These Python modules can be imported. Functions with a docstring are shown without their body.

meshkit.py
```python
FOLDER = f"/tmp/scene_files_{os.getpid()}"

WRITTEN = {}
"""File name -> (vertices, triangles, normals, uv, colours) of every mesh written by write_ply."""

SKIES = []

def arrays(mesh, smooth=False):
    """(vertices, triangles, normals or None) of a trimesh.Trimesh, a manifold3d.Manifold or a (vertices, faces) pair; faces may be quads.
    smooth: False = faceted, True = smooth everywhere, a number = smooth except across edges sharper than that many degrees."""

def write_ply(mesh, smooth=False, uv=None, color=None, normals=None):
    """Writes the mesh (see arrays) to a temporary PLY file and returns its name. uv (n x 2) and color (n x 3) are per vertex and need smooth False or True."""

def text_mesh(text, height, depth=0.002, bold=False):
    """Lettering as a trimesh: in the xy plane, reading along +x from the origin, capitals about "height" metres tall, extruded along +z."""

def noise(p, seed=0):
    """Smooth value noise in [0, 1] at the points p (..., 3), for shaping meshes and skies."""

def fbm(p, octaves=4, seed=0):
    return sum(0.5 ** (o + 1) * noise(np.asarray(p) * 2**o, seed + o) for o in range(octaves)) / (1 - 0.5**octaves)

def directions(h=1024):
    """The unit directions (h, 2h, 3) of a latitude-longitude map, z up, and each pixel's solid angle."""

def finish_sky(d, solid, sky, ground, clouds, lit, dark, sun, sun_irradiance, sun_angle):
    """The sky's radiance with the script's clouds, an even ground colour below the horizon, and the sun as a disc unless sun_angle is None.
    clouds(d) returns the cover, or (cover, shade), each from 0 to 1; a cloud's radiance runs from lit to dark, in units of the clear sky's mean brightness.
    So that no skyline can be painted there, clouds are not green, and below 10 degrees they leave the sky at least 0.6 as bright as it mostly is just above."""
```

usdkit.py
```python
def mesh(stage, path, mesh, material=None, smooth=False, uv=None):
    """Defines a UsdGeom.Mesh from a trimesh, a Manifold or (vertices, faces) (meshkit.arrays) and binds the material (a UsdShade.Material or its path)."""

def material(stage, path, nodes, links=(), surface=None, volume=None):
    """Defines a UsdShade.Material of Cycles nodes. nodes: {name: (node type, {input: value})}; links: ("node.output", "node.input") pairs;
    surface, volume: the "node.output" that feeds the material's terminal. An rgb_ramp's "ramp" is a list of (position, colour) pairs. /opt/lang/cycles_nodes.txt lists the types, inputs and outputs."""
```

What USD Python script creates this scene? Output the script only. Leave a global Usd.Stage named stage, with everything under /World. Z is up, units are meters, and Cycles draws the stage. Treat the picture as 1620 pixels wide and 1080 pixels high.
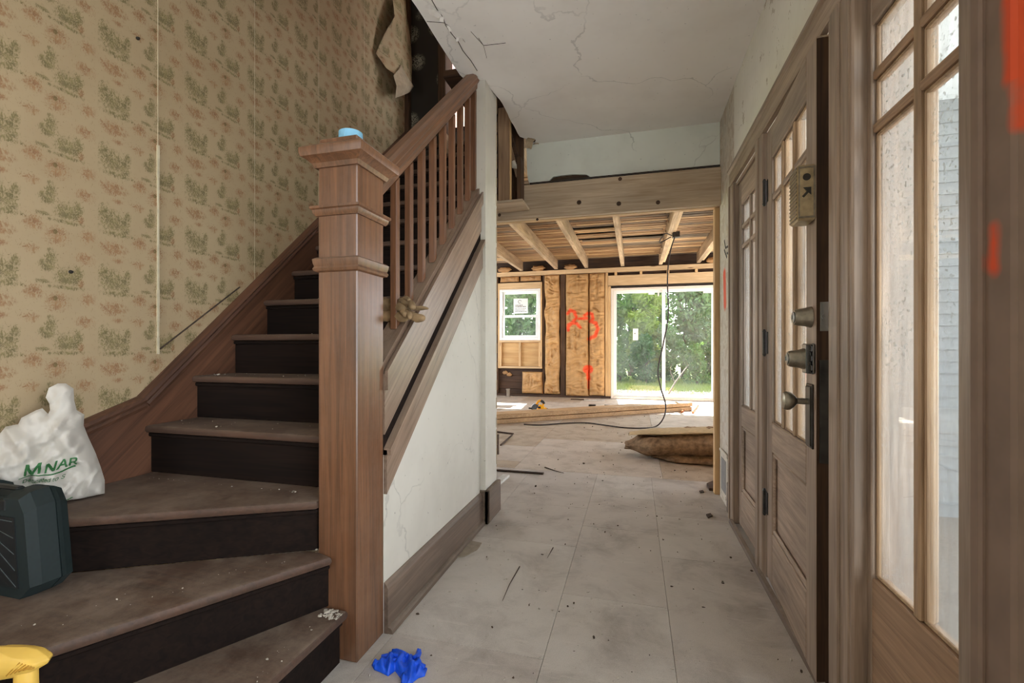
import math, random
import numpy as np, trimesh, manifold3d as m3, shapely
from shapely.geometry import Polygon, LineString, Point
from pxr import Usd, UsdGeom, UsdLux, UsdShade, Sdf, Gf
import usdkit, meshkit

stage = Usd.Stage.CreateInMemory()
UsdGeom.SetStageUpAxis(stage, "Z")
UsdGeom.SetStageMetersPerUnit(stage, 1.0)
UsdGeom.Xform.Define(stage, "/World")
UsdGeom.Scope.Define(stage, "/World/Looks")

# ------------------------------------------------------------------ camera, sky, sun, exposure
EXPOSURE, SKY, SUN = 5.0, 1.0, 4200.0

CAM_Z, YAW, FPX, CX, HY = 1.06, math.radians(15.08), 720.0, 810.0, 549.0
SN, CS = math.sin(YAW), math.cos(YAW)
cam = UsdGeom.Camera.Define(stage, "/World/camera")
cam.CreateHorizontalApertureAttr(36.0)
cam.CreateVerticalApertureAttr(24.0)
cam.CreateFocalLengthAttr(36.0 * FPX / 1620)
cam.CreateVerticalApertureOffsetAttr((HY - 540) / 1620 * 36.0)
cam.CreateClippingRangeAttr(Gf.Vec2f(0.05, 500))
cam.AddTransformOp().Set(Gf.Matrix4d(CS, SN, 0, 0, 0, 0, 1, 0, SN, -CS, 0, 0, 0, 0, CAM_Z, 1))
cam.CreateExposureAttr(EXPOSURE)

dome = UsdLux.DomeLight.Define(stage, "/World/sky")
dome.CreateIntensityAttr(1.0)
sky_m = usdkit.material(stage, "/World/Looks/sky", {
    "s": ("sky_texture", {"sky_type": "hosek_wilkie", "sun_disc": False, "sun_direction": (-0.05, 0.69, 0.72), "turbidity": 4.5, "ground_albedo": 0.35}),
    "h": ("hsv", {"saturation": 0.2, "value": 1.0}),
    "g": ("background_shader", {"strength": SKY})}, [("s.color", "h.color"), ("h.color", "g.color")], surface="g.background")
UsdShade.MaterialBindingAPI.Apply(dome.GetPrim()).Bind(sky_m)
sun = UsdLux.DistantLight.Define(stage, "/World/sun")
sun.CreateIntensityAttr(SUN)
sun.CreateAngleAttr(0.6)
sun.CreateColorAttr(Gf.Vec3f(1.0, 0.94, 0.84))
_d = np.array([0.08, -1.0, -1.05]); _d /= np.linalg.norm(_d)
_z = -_d; _x = np.cross([0, 0, 1.0], _z); _x /= np.linalg.norm(_x); _y = np.cross(_z, _x)
sun.AddTransformOp().Set(Gf.Matrix4d(*_x, 0, *_y, 0, *_z, 0, 0, 0, 6, 1))

# ------------------------------------------------------------------ helpers
def ray(px, py):
    """Direction from the lens towards a pixel of the photograph: used only to measure where things stand in the room."""
    u, v = (px - CX) / FPX, (HY - py) / FPX
    return np.array([-SN + u * CS, CS + u * SN, v])
def at_x(px, py, x): d = ray(px, py); return d * (x / d[0]) + [0, 0, CAM_Z]
def at_y(px, py, y): d = ray(px, py); return d * (y / d[1]) + [0, 0, CAM_Z]
def at_z(px, py, z=0.0): d = ray(px, py); return d * ((z - CAM_Z) / d[2]) + [0, 0, CAM_Z]
def on_plane(px, py, p0, e1):
    """(along e1, height) of a pixel on the upright plane through p0 along e1."""
    d, n = ray(px, py), np.array([-e1[1], e1[0], 0.0])
    q = d * (np.dot(p0, n) / np.dot(d, n)) + [0, 0, CAM_Z]
    return float(np.dot(q[:2] - np.asarray(p0)[:2], e1[:2])), float(q[2])

RNG = np.random.default_rng(7)
used, locs = {}, {}
def numbered(path):
    n = used.get(path, 0); used[path] = n + 1
    return path if n == 0 else f"{path}_{n:03d}"
def thing(name, label, cat, loc=(0, 0, 0), group=None, kind=None):
    p = numbered("/World/" + name)
    x = UsdGeom.Xform.Define(stage, p)
    x.AddTranslateOp().Set(Gf.Vec3d(*map(float, loc)))
    locs[p] = np.array(loc, float)
    tag(p, label, cat, group, kind)
    return p
def tag(p, label=None, cat=None, group=None, kind=None):
    o = stage.GetPrimAtPath(p)
    for k, v in (("label", label), ("category", cat), ("group", group), ("kind", kind)):
        if v: o.SetCustomDataByKey(k, v)
    return p

_CH = None
def chamfer_box(x0, x1, y0, y1, z0, z1, b=0.003):
    global _CH
    lo, hi = np.array([x0, y0, z0], float), np.array([x1, y1, z1], float)
    if b <= 0:
        m = trimesh.creation.box(bounds=[lo, hi]); return np.array(m.vertices), np.array(m.faces)
    b = min(b, (hi - lo).min() * 0.45)
    pts, key = [], []
    for sx in (0, 1):
        for sy in (0, 1):
            for sz in (0, 1):
                for k in range(3):
                    key.append((sx, sy, sz, k))
    S = np.array([k[:3] for k in key]); K = np.array([k[3] for k in key])
    def pos(lo, hi, b):
        P = np.where(S == 0, lo, hi).astype(float)
        ins = np.where(S == 0, b, -b).astype(float)
        for i in range(3): ins[K == i, i] = 0
        return P + ins
    if _CH is None:
        h = trimesh.convex.convex_hull(pos(np.zeros(3), np.array([1.0, 1.1, 1.2]), 0.2))
        ref = pos(np.zeros(3), np.array([1.0, 1.1, 1.2]), 0.2)
        idx = [int(np.argmin(((ref - v) ** 2).sum(1))) for v in h.vertices]
        _CH = np.array([[idx[i] for i in f] for f in h.faces])
    return pos(lo, hi, b), _CH

class MB:
    """Collects shapes and defines them as one Mesh."""
    def __init__(s): s.v, s.f, s.n = [], [], 0
    def add(s, v, f=None):
        if f is None:
            if hasattr(v, "to_mesh"):
                m = v.to_mesh(); v, f = np.array(m.vert_properties[:, :3], float), np.array(m.tri_verts)
            else: v, f = np.array(v.vertices), np.array(v.faces)
        v, f = np.asarray(v, float), np.asarray(f)
        if f.shape[1] == 4: f = np.vstack([f[:, [0, 1, 2]], f[:, [0, 2, 3]]])
        s.v.append(v); s.f.append(f + s.n); s.n += len(v); return s
    def box(s, x0, x1, y0, y1, z0, z1, b=0.003): return s.add(*chamfer_box(min(x0, x1), max(x0, x1), min(y0, y1), max(y0, y1), min(z0, z1), max(z0, z1), b))
    def bar(s, p0, p1, w, h, up=(0, 0, 1), b=0.003):
        """A squared bar from p0 to p1, w across and h along up."""
        p0, p1 = np.asarray(p0, float), np.asarray(p1, float); L = np.linalg.norm(p1 - p0); a = (p1 - p0) / L
        c = np.cross(up, a); c /= np.linalg.norm(c); u = np.cross(a, c)
        v, f = chamfer_box(0, L, -w / 2, w / 2, -h / 2, h / 2, b)
        return s.add(p0 + v[:, :1] * a + v[:, 1:2] * c + v[:, 2:] * u, f)
    def extrude(s, poly, fn, d0, d1):
        """A flat outline carried from depth d0 to d1; fn(a, b, d) gives the points in the room."""
        m = trimesh.creation.extrude_polygon(poly if isinstance(poly, Polygon) else Polygon(poly), d1 - d0, engine="earcut")
        v = np.array(m.vertices); w = fn(v[:, 0], v[:, 1], v[:, 2] + d0)
        f = np.array(m.faces)
        t = trimesh.Trimesh(np.stack(w, 1), f, process=False)
        if t.volume < 0: f = f[:, ::-1]
        return s.add(np.stack(w, 1), f)
    def yz(s, poly, x0, x1): return s.extrude(poly, lambda a, b, d: (d, a, b), x0, x1)
    def xz(s, poly, y0, y1): return s.extrude(poly, lambda a, b, d: (a, d, b), y0, y1)
    def xy(s, poly, z0, z1): return s.extrude(poly, lambda a, b, d: (a, b, d), z0, z1)
    def sweep(s, prof, p0, p1, ea, eb):
        """A moulding: outline prof in the axes ea, eb carried straight from p0 to p1."""
        p0, p1, ea, eb = (np.asarray(q, float) for q in (p0, p1, ea, eb)); a = p1 - p0; L = np.linalg.norm(a); a /= L
        return s.extrude(prof, lambda u, v, d: tuple((p0[:, None] + ea[:, None] * u + eb[:, None] * v + a[:, None] * d)), 0, L)
    def tube(s, pts, r, sides=8, closed=True):
        p = np.asarray(pts, float); n = len(p); r = np.broadcast_to(r, (n,)).astype(float)
        t = np.gradient(p, axis=0); t /= np.linalg.norm(t, axis=1, keepdims=True) + 1e-12
        a = np.cross(t, np.where(np.abs(t[:, 2:]) < 0.9, [0, 0, 1.0], [1.0, 0, 0])); a /= np.linalg.norm(a, axis=1, keepdims=True) + 1e-12
        for i in range(1, n):
            a[i] = a[i - 1] - t[i] * np.dot(a[i - 1], t[i]); a[i] /= np.linalg.norm(a[i]) + 1e-12
        b = np.cross(t, a); g = np.arange(sides) * 2 * np.pi / sides
        v = (p[:, None] + r[:, None, None] * (np.cos(g)[None, :, None] * a[:, None] + np.sin(g)[None, :, None] * b[:, None])).reshape(-1, 3)
        i, j = np.meshgrid(np.arange(n - 1), np.arange(sides), indexing="ij")
        q = np.stack([i * sides + j, i * sides + (j + 1) % sides, (i + 1) * sides + (j + 1) % sides, (i + 1) * sides + j], -1).reshape(-1, 4)
        f = np.vstack([q[:, [0, 1, 2]], q[:, [0, 2, 3]]])
        v = np.vstack([v, p[:1], p[-1:]]); k = n * sides
        caps = [[k, (j + 1) % sides, j] for j in range(sides)] + [[k + 1, (n - 1) * sides + j, (n - 1) * sides + (j + 1) % sides] for j in range(sides)]
        return s.add(v, np.vstack([f, caps]))
    def lathe(s, prof, c, axis, sides=24):
        """prof: (radius, distance along axis) pairs, from one end to the other."""
        c, a = np.asarray(c, float), np.asarray(axis, float); a /= np.linalg.norm(a)
        e = np.cross(a, [0, 0, 1.0] if abs(a[2]) < 0.9 else [1.0, 0, 0]); e /= np.linalg.norm(e); g = np.cross(a, e)
        prof = [(0, prof[0][1])] + list(prof) + [(0, prof[-1][1])]; th = np.arange(sides) * 2 * np.pi / sides
        v = np.vstack([c + a * h + r * (np.cos(th)[:, None] * e + np.sin(th)[:, None] * g) for r, h in prof]); n = len(prof)
        i, j = np.meshgrid(np.arange(n - 1), np.arange(sides), indexing="ij")
        q = np.stack([i * sides + j, i * sides + (j + 1) % sides, (i + 1) * sides + (j + 1) % sides, (i + 1) * sides + j], -1).reshape(-1, 4)
        return s.add(v, q)
    def slab(s, poly, z0, z1, b=0.008):
        """A convex board with rounded edges, seen from above as poly (counter-clockwise)."""
        p = np.asarray(poly, float)
        if Polygon(p).exterior.is_ccw is False: p = p[::-1]
        n = len(p); e = np.roll(p, -1, 0) - p; nr = np.stack([-e[:, 1], e[:, 0]], 1); nr /= np.linalg.norm(nr, axis=1, keepdims=True)
        def inset(d):
            out = []
            for i in range(n):
                n1, n2 = nr[i - 1], nr[i]; A = np.array([n1, n2]); out.append(np.linalg.solve(A, [n1 @ p[i] + d, n2 @ p[i] + d]))
            return np.array(out)
        rings = [(inset(b), z0), (inset(b * 0.3), z0 + b * 0.3), (p, z0 + b), (p, z1 - b), (inset(b * 0.3), z1 - b * 0.3), (inset(b), z1)]
        v = np.vstack([np.c_[q, np.full(n, z)] for q, z in rings]); f = []
        for k in range(len(rings) - 1):
            for i in range(n):
                j = (i + 1) % n; f += [[k * n + i, k * n + j, (k + 1) * n + j], [k * n + i, (k + 1) * n + j, (k + 1) * n + i]]
        K = (len(rings) - 1) * n
        f += [[0, i + 1, i] for i in range(1, n - 1)] + [[K, K + i, K + i + 1] for i in range(1, n - 1)]
        return s.add(v, np.array(f))
    def verts(s): return np.vstack(s.v)
    def warp(s, fn):
        s.v = [fn(v) for v in s.v]; return s
    def build(s, name, mat, parent=None, smooth=False, label=None):
        p = numbered((parent or "/World") + "/" + name)
        root = "/".join(p.split("/")[:3]); off = locs.get(root, np.zeros(3))
        if parent is None: locs.setdefault(p, np.zeros(3)); off = 0
        m = trimesh.Trimesh(np.vstack(s.v) - off, np.vstack(s.f), process=False)
        usdkit.mesh(stage, p, m, M[mat], smooth=smooth)
        if label: tag(p, label)
        return p

def structure(name, mb, mat, smooth=False, parent=None):
    p = mb.build(name, mat, parent, smooth)
    if parent is None: tag(p, kind="structure")
    return p

def smoothstep(x): x = np.clip(x, 0, 1); return x * x * (3 - 2 * x)
def inflate(poly, thick, reach, res, fold=None, flat_back=False):
    """A pad with the outline poly: thin at its edge, `thick` half-deep `reach` inside it. Returns vertices (a, b, depth) and faces."""
    poly = poly if isinstance(poly, Polygon) else Polygon(poly)
    if not poly.exterior.is_ccw: poly = Polygon(list(poly.exterior.coords)[::-1])
    c = m3.CrossSection([np.array(poly.exterior.coords)[:-1]])
    s = m3.Manifold.extrude(c, 0.004, 1).refine_to_length(res).to_mesh()
    v, f = np.array(s.vert_properties[:, :3], float), np.array(s.tri_verts)
    side = np.where(v[:, 2] < 0.001, -1.0, np.where(v[:, 2] > 0.003, 1.0, 0.0))
    d = shapely.distance(shapely.points(v[:, 0], v[:, 1]), poly.exterior)
    k = np.clip(d / reach, 0, 1); h = thick * np.sqrt(np.maximum(1 - (1 - k) ** 2, 0))
    if fold is not None: h = h * (1 + fold(v[:, 0], v[:, 1], side))
    z = side * (h + 0.001)
    if flat_back: z = np.where(side < 0, -0.001, z)
    return np.c_[v[:, :2], z], f

# ------------------------------------------------------------------ materials (procedural)
M = {}
def mat(name, nodes, links, surface="p.BSDF"):
    M[name] = usdkit.material(stage, "/World/Looks/" + name, nodes, links, surface=surface)
def lin(r, g, b):
    return tuple((c / 255 / 12.92) if c / 255 <= 0.04045 else ((c / 255 + 0.055) / 1.055) ** 2.4 for c in (r, g, b))

def wood(name, c1, c2, axis="z", scale=1.0, rough=0.5, bump=0.25, knots=None, dust=None, dust_amt=0.5, stretch=24, spec=0.5, blotch=0.35):
    """Grain along axis ('x', 'y', 'z' or 'slope': the pitch of the stairs)."""
    sc = {"x": (1, stretch, stretch), "y": (stretch, 1, stretch), "z": (stretch, stretch, 1), "slope": (stretch, 1, stretch)}[axis]
    n = {"g": ("geometry", {}), "r": ("vector_rotate", {"rotate_type": "x_axis", "angle": -0.749 if axis == "slope" else 0.0}),
         "m": ("mapping", {"scale": tuple(q * scale for q in sc)}),
         "n1": ("noise_texture", {"scale": 2.2, "detail": 5.0, "roughness": 0.6, "distortion": 0.9}),
         "m2": ("mapping", {"scale": tuple((3.0 if q > 1 else 0.8) * scale for q in sc)}),
         "n2": ("noise_texture", {"scale": 1.3, "detail": 4.0, "roughness": 0.6}),
         "r1": ("rgb_ramp", {"ramp": [(0.3, c2), (0.7, c1)]}),
         "b2": ("map_range", {"from_min": 0.35, "from_max": 0.68, "to_min": 1 - blotch, "to_max": 1.0 + blotch * 0.3, "clamp": True}),
         "mx": ("mix", {"mix_type": "multiply", "fac": 1.0}),
         "bp": ("bump", {"strength": bump, "distance": 0.002}),
         "p": ("principled_bsdf", {"roughness": rough, "specular_ior_level": spec})}
    l = [("g.position", "r.vector"), ("r.vector", "m.vector"), ("m.vector", "n1.vector"), ("r.vector", "m2.vector"), ("m2.vector", "n2.vector"),
         ("n1.fac", "r1.fac"), ("n2.fac", "b2.value"), ("r1.color", "mx.color1"), ("b2.result", "mx.color2"), ("n1.fac", "bp.height"), ("bp.normal", "p.normal")]
    last = "mx.color"
    if knots:
        n |= {"mk": ("mapping", {"scale": tuple((9.0 if q > 1 else 1.6) * scale for q in sc)}), "v": ("voronoi_texture", {"scale": 1.0, "randomness": 1.0}),
              "kr": ("map_range", {"from_min": 0.06, "from_max": 0.13, "to_min": 1.0, "to_max": 0.0, "clamp": True}), "kx": ("mix", {"color2": knots})}
        l += [("r.vector", "mk.vector"), ("mk.vector", "v.vector"), ("v.distance", "kr.value"), ("kr.result", "kx.fac"), (last, "kx.color1")]
        last = "kx.color"
    if dust:
        n |= {"nd": ("noise_texture", {"scale": 5.0, "detail": 9.0, "roughness": 0.78}), "sx": ("separate_xyz", {}),
              "dz": ("map_range", {"from_min": 0.2, "from_max": 0.95, "to_min": 0.12, "to_max": 1.0, "clamp": True}),
              "dn": ("map_range", {"from_min": 0.38, "from_max": 0.62, "to_min": 0.2 * dust_amt, "to_max": min(1.0, 1.2 * dust_amt), "clamp": True}),
              "dm": ("math", {"math_type": "multiply"}), "dx": ("mix", {"color2": dust}),
              "rr": ("map_range", {"from_min": 0.0, "from_max": 1.0, "to_min": rough, "to_max": 0.9})}
        l += [("g.position", "nd.vector"), ("g.normal", "sx.vector"), ("sx.z", "dz.value"), ("nd.fac", "dn.value"), ("dz.result", "dm.value1"), ("dn.result", "dm.value2"),
              ("dm.value", "dx.fac"), (last, "dx.color1"), ("dm.value", "rr.value"), ("rr.result", "p.roughness")]
        last = "dx.color"
    mat(name, n, l + [(last, "p.base_color")])

def plain(name, c, rough=0.5, metallic=0.0, var=0.12, scale=30.0, bump=0.0, spec=0.5, trans=0.0):
    mat(name, {"g": ("geometry", {}), "n": ("noise_texture", {"scale": scale, "detail": 4.0}),
               "r": ("rgb_ramp", {"ramp": [(0.3, tuple(x * (1 - var) for x in c)), (0.7, tuple(min(1, x * (1 + var)) for x in c))]}),
               "b": ("bump", {"strength": bump, "distance": 0.003}),
               "p": ("principled_bsdf", {"roughness": rough, "metallic": metallic, "specular_ior_level": spec, "transmission_weight": trans})},
        [("g.position", "n.vector"), ("n.fac", "r.fac"), ("r.color", "p.base_color"), ("n.fac", "b.height"), ("b.normal", "p.normal")])

def plaster(name, c, stain, crack=0.0, rough=0.75, stain_amt=0.5, peel=None):
    n = {"g": ("geometry", {}), "n1": ("noise_texture", {"scale": 2.0, "detail": 7.0, "roughness": 0.65}),
         "s1": ("map_range", {"from_min": 0.45, "from_max": 0.75, "to_min": 0.0, "to_max": stain_amt, "clamp": True}), "x1": ("mix", {"color1": c, "color2": stain}),
         "n2": ("noise_texture", {"scale": 55.0, "detail": 3.0}), "s2": ("map_range", {"from_min": 0.70, "from_max": 0.76, "to_min": 0.0, "to_max": 0.6, "clamp": True}),
         "x2": ("mix", {"color2": tuple(q * 0.3 for q in c)}),
         "bp": ("bump", {"strength": 0.25, "distance": 0.004}), "p": ("principled_bsdf", {"roughness": rough, "specular_ior_level": 0.3})}
    l = [("g.position", "n1.vector"), ("g.position", "n2.vector"), ("n1.fac", "s1.value"), ("s1.result", "x1.fac"), ("n2.fac", "s2.value"), ("s2.result", "x2.fac"),
         ("x1.color", "x2.color1"), ("n1.fac", "bp.height"), ("bp.normal", "p.normal")]
    last = "x2.color"
    if crack:
        n |= {"nw": ("noise_texture", {"scale": 3.0, "detail": 5.0}), "wv": ("vector_math", {"math_type": "add"}), "sc": ("vector_math", {"math_type": "scale", "scale": 0.35}),
              "v": ("voronoi_texture", {"feature": "distance_to_edge", "scale": 1.25}),
              "c1": ("map_range", {"from_min": 0.0015, "from_max": 0.006, "to_min": 1.0, "to_max": 0.0, "clamp": True}),
              "n3": ("noise_texture", {"scale": 1.7, "detail": 2.0}), "c2": ("map_range", {"from_min": 0.48, "from_max": 0.6, "to_min": 0.0, "to_max": crack, "clamp": True}),
              "cm": ("math", {"math_type": "multiply"}), "x3": ("mix", {"color2": tuple(q * 0.18 for q in c)})}
        n["wv"] = ("vector_math", {"math_type": "add"})
        l += [("g.position", "nw.vector"), ("nw.color", "sc.vector1"), ("g.position", "wv.vector1"), ("sc.vector", "wv.vector2"), ("wv.vector", "v.vector"), ("v.distance", "c1.value"),
              ("g.position", "n3.vector"), ("n3.fac", "c2.value"), ("c1.result", "cm.value1"), ("c2.result", "cm.value2"), ("cm.value", "x3.fac"), (last, "x3.color1")]
        last = "x3.color"
    if peel:
        n |= {"n4": ("noise_texture", {"scale": 7.0, "detail": 6.0, "roughness": 0.7}), "p1": ("map_range", {"from_min": 0.60, "from_max": 0.62, "to_min": 0.0, "to_max": 0.85, "clamp": True}),
              "x4": ("mix", {"color2": peel})}
        l += [("g.position", "n4.vector"), ("n4.fac", "p1.value"), ("p1.result", "x4.fac"), (last, "x4.color1")]
        last = "x4.color"
    mat(name, n, l + [(last, "p.base_color")])

def paint_mark(name, base, strokes, axes, colour, soft=0.02, base2=None):
    """A base colour with sprayed strokes on it: each stroke ((a0, b0), (a1, b1), radius), a and b being the room axes named in `axes`."""
    n = {"g": ("geometry", {}), "n1": ("noise_texture", {"scale": 14.0, "detail": 6.0}), "sx": ("separate_xyz", {}), "cx": ("combine_xyz", {}),
         "cr": ("rgb_ramp", {"ramp": [(0.3, tuple(q * 0.8 for q in base)), (0.52 if base2 else 0.7, base), (0.56 if base2 else 0.8, base2 or base)]}), "nn": ("math", {"math_type": "multiply_add", "value2": 0.03, "value3": -0.015}),
         "x": ("mix", {"color2": colour}), "p": ("principled_bsdf", {"roughness": 0.7})}
    l = [("g.position", "n1.vector"), ("n1.fac", "cr.fac"), ("g.position", "sx.vector"), ("sx." + axes[0], "cx.x"), ("sx." + axes[1], "cx.y"), ("n1.fac", "nn.value1"), ("cr.color", "x.color1"), ("x.color", "p.base_color")]
    last = None
    for i, (a, b, r) in enumerate(strokes):
        a, b = np.array([*a, 0.0]), np.array([*b, 0.0]); d = b - a; L2 = max(float(d @ d), 1e-6)
        n |= {f"s{i}": ("vector_math", {"math_type": "subtract", "vector2": tuple(a)}), f"d{i}": ("vector_math", {"math_type": "dot_product", "vector2": tuple(d / L2)}),
              f"c{i}": ("clamp", {}), f"e{i}": ("vector_math", {"math_type": "scale", "vector1": tuple(d)}), f"f{i}": ("vector_math", {"math_type": "distance"}),
              f"q{i}": ("math", {"math_type": "add"}), f"m{i}": ("map_range", {"from_min": r, "from_max": r + soft, "to_min": 1.0, "to_max": 0.0, "clamp": True})}
        l += [("cx.vector", f"s{i}.vector1"), (f"s{i}.vector", f"d{i}.vector1"), (f"d{i}.value", f"c{i}.value"), (f"c{i}.result", f"e{i}.scale"), (f"s{i}.vector", f"f{i}.vector1"),
              (f"e{i}.vector", f"f{i}.vector2"), (f"f{i}.value", f"q{i}.value1"), ("nn.value", f"q{i}.value2"), (f"q{i}.value", f"m{i}.value")]
        if last:
            n[f"a{i}"] = ("math", {"math_type": "maximum"}); l += [(last, f"a{i}.value1"), (f"m{i}.result", f"a{i}.value2")]; last = f"a{i}.value"
        else: last = f"m{i}.result"
    mat(name, n, l + [(last, "x.fac")])

def pane_mat(name, tint, dirt, dirt_lo=0.0, dirt_hi=0.2, scale=3.0, streak=1.0, rough=0.0, spatter=0.0):
    """Window glass: clear, mirrored by its angle, and partly dulled by grime."""
    mat(name, {"g": ("geometry", {}), "mp": ("mapping", {"scale": (streak, streak, 1.0)}), "n": ("noise_texture", {"scale": scale, "detail": 6.0, "roughness": 0.6}),
               "r": ("map_range", {"from_min": 0.35, "from_max": 0.7, "to_min": dirt_lo, "to_max": dirt_hi, "clamp": True}),
               "t": ("transparent_bsdf", {"color": tint}), "gl": ("glossy_bsdf", {"roughness": rough, "color": (1, 1, 1)}), "f": ("fresnel", {}), "io": ("math", {"math_type": "multiply_add", "value2": 1 / 1.52 - 1.52, "value3": 1.52}),
               "d": ("diffuse_bsdf", {"color": dirt}), "n2": ("noise_texture", {"scale": 85.0, "detail": 3.0}), "r2": ("map_range", {"from_min": 0.60, "from_max": 0.66, "to_min": 0.0, "to_max": spatter, "clamp": True}), "n3": ("noise_texture", {"scale": 2.0, "detail": 2.0}), "r3": ("map_range", {"from_min": 0.42, "from_max": 0.6, "to_min": 0.0, "to_max": 1.0, "clamp": True}), "mu": ("math", {"math_type": "multiply"}), "ad": ("math", {"math_type": "add", "use_clamp": True}), "m1": ("mix_closure", {}), "m2": ("mix_closure", {})},
        [("g.backfacing", "io.value1"), ("io.value", "f.IOR"), ("g.position", "mp.vector"), ("mp.vector", "n.vector"), ("n.fac", "r.value"), ("g.position", "n2.vector"), ("g.position", "n3.vector"), ("n2.fac", "r2.value"), ("n3.fac", "r3.value"), ("r2.result", "mu.value1"), ("r3.result", "mu.value2"), ("mu.value", "ad.value1"), ("r.result", "ad.value2"), ("ad.value", "m1.fac"), ("t.BSDF", "m1.closure1"), ("d.BSDF", "m1.closure2"),
         ("f.fac", "m2.fac"), ("m1.closure", "m2.closure1"), ("gl.BSDF", "m2.closure2")], surface="m2.closure")

# --- stair and trim wood
DUST = lin(150, 138, 124)
wood("newel_wood", lin(124, 84, 56), lin(84, 55, 36), "z", 1.0, 0.27, 0.15, dust=DUST, dust_amt=0.3, spec=0.75)
wood("rail_wood", lin(134, 90, 58), lin(84, 56, 40), "slope", 1.0, 0.42, 0.2, dust=DUST, dust_amt=0.3)
wood("baluster_wood", lin(134, 90, 60), lin(92, 60, 40), "z", 1.0, 0.45, 0.2)
wood("stringer_wood", lin(156, 132, 112), lin(120, 97, 80), "slope", 1.0, 0.27, 0.12, dust=DUST, dust_amt=0.3)
wood("skirt_wood", lin(122, 84, 62), lin(76, 50, 37), "slope", 0.6, 0.5, 0.2)
wood("tread_wood", lin(96, 68, 52), lin(68, 48, 36), "x", 1.0, 0.6, 0.25, dust=lin(132, 116, 101), dust_amt=0.7)
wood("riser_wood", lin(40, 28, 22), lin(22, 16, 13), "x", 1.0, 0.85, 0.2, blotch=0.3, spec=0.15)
wood("base_wood", lin(126, 106, 90), lin(92, 75, 62), "y", 1.0, 0.5, 0.2, dust=DUST, dust_amt=0.6)
wood("door_wood", lin(178, 156, 136), lin(134, 114, 98), "z", 1.0, 0.4, 0.35, dust=DUST, dust_amt=0.3)
wood("door_wood_y", lin(186, 164, 144), lin(138, 116, 98), "y", 1.0, 0.42, 0.5)
wood("worn_wood", lin(196, 164, 128), lin(150, 120, 90), "z", 1.0, 0.5, 0.3)
wood("worn_wood_y", lin(190, 154, 120), lin(136, 104, 78), "y", 0.8, 0.5, 0.5)
wood("new_lumber_x", lin(222, 192, 150), lin(196, 160, 116), "x", 1.0, 0.6, 0.15, knots=lin(110, 78, 52), blotch=0.2)
wood("new_lumber_y", lin(218, 190, 150), lin(192, 158, 118), "y", 1.0, 0.6, 0.15, knots=lin(120, 84, 56), blotch=0.2)
wood("new_lumber_z", lin(226, 190, 140), lin(200, 158, 106), "z", 1.0, 0.6, 0.15, knots=lin(130, 88, 56), blotch=0.2)
wood("grey_lumber", lin(208, 188, 162), lin(172, 148, 120), "x", 1.0, 0.6, 0.2, blotch=0.25)
wood("pile_lumber", lin(206, 170, 124), lin(170, 130, 86), "x", 1.0, 0.6, 0.2, blotch=0.25)
wood("joist_wood", lin(206, 180, 148), lin(160, 130, 98), "y", 1.0, 0.7, 0.3, blotch=0.45)
wood("plank_wood", lin(190, 152, 112), lin(140, 106, 74), "x", 0.7, 0.75, 0.3, blotch=0.55)
wood("plank_wood_grey", lin(160, 138, 114), lin(96, 82, 70), "x", 0.7, 0.8, 0.3, blotch=0.6)
wood("plank_wood_pale", lin(214, 182, 140), lin(174, 138, 98), "x", 0.7, 0.75, 0.3, blotch=0.4)
wood("old_dark", lin(96, 68, 46), lin(54, 38, 28), "x", 0.8, 0.8, 0.3, blotch=0.5)
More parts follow.
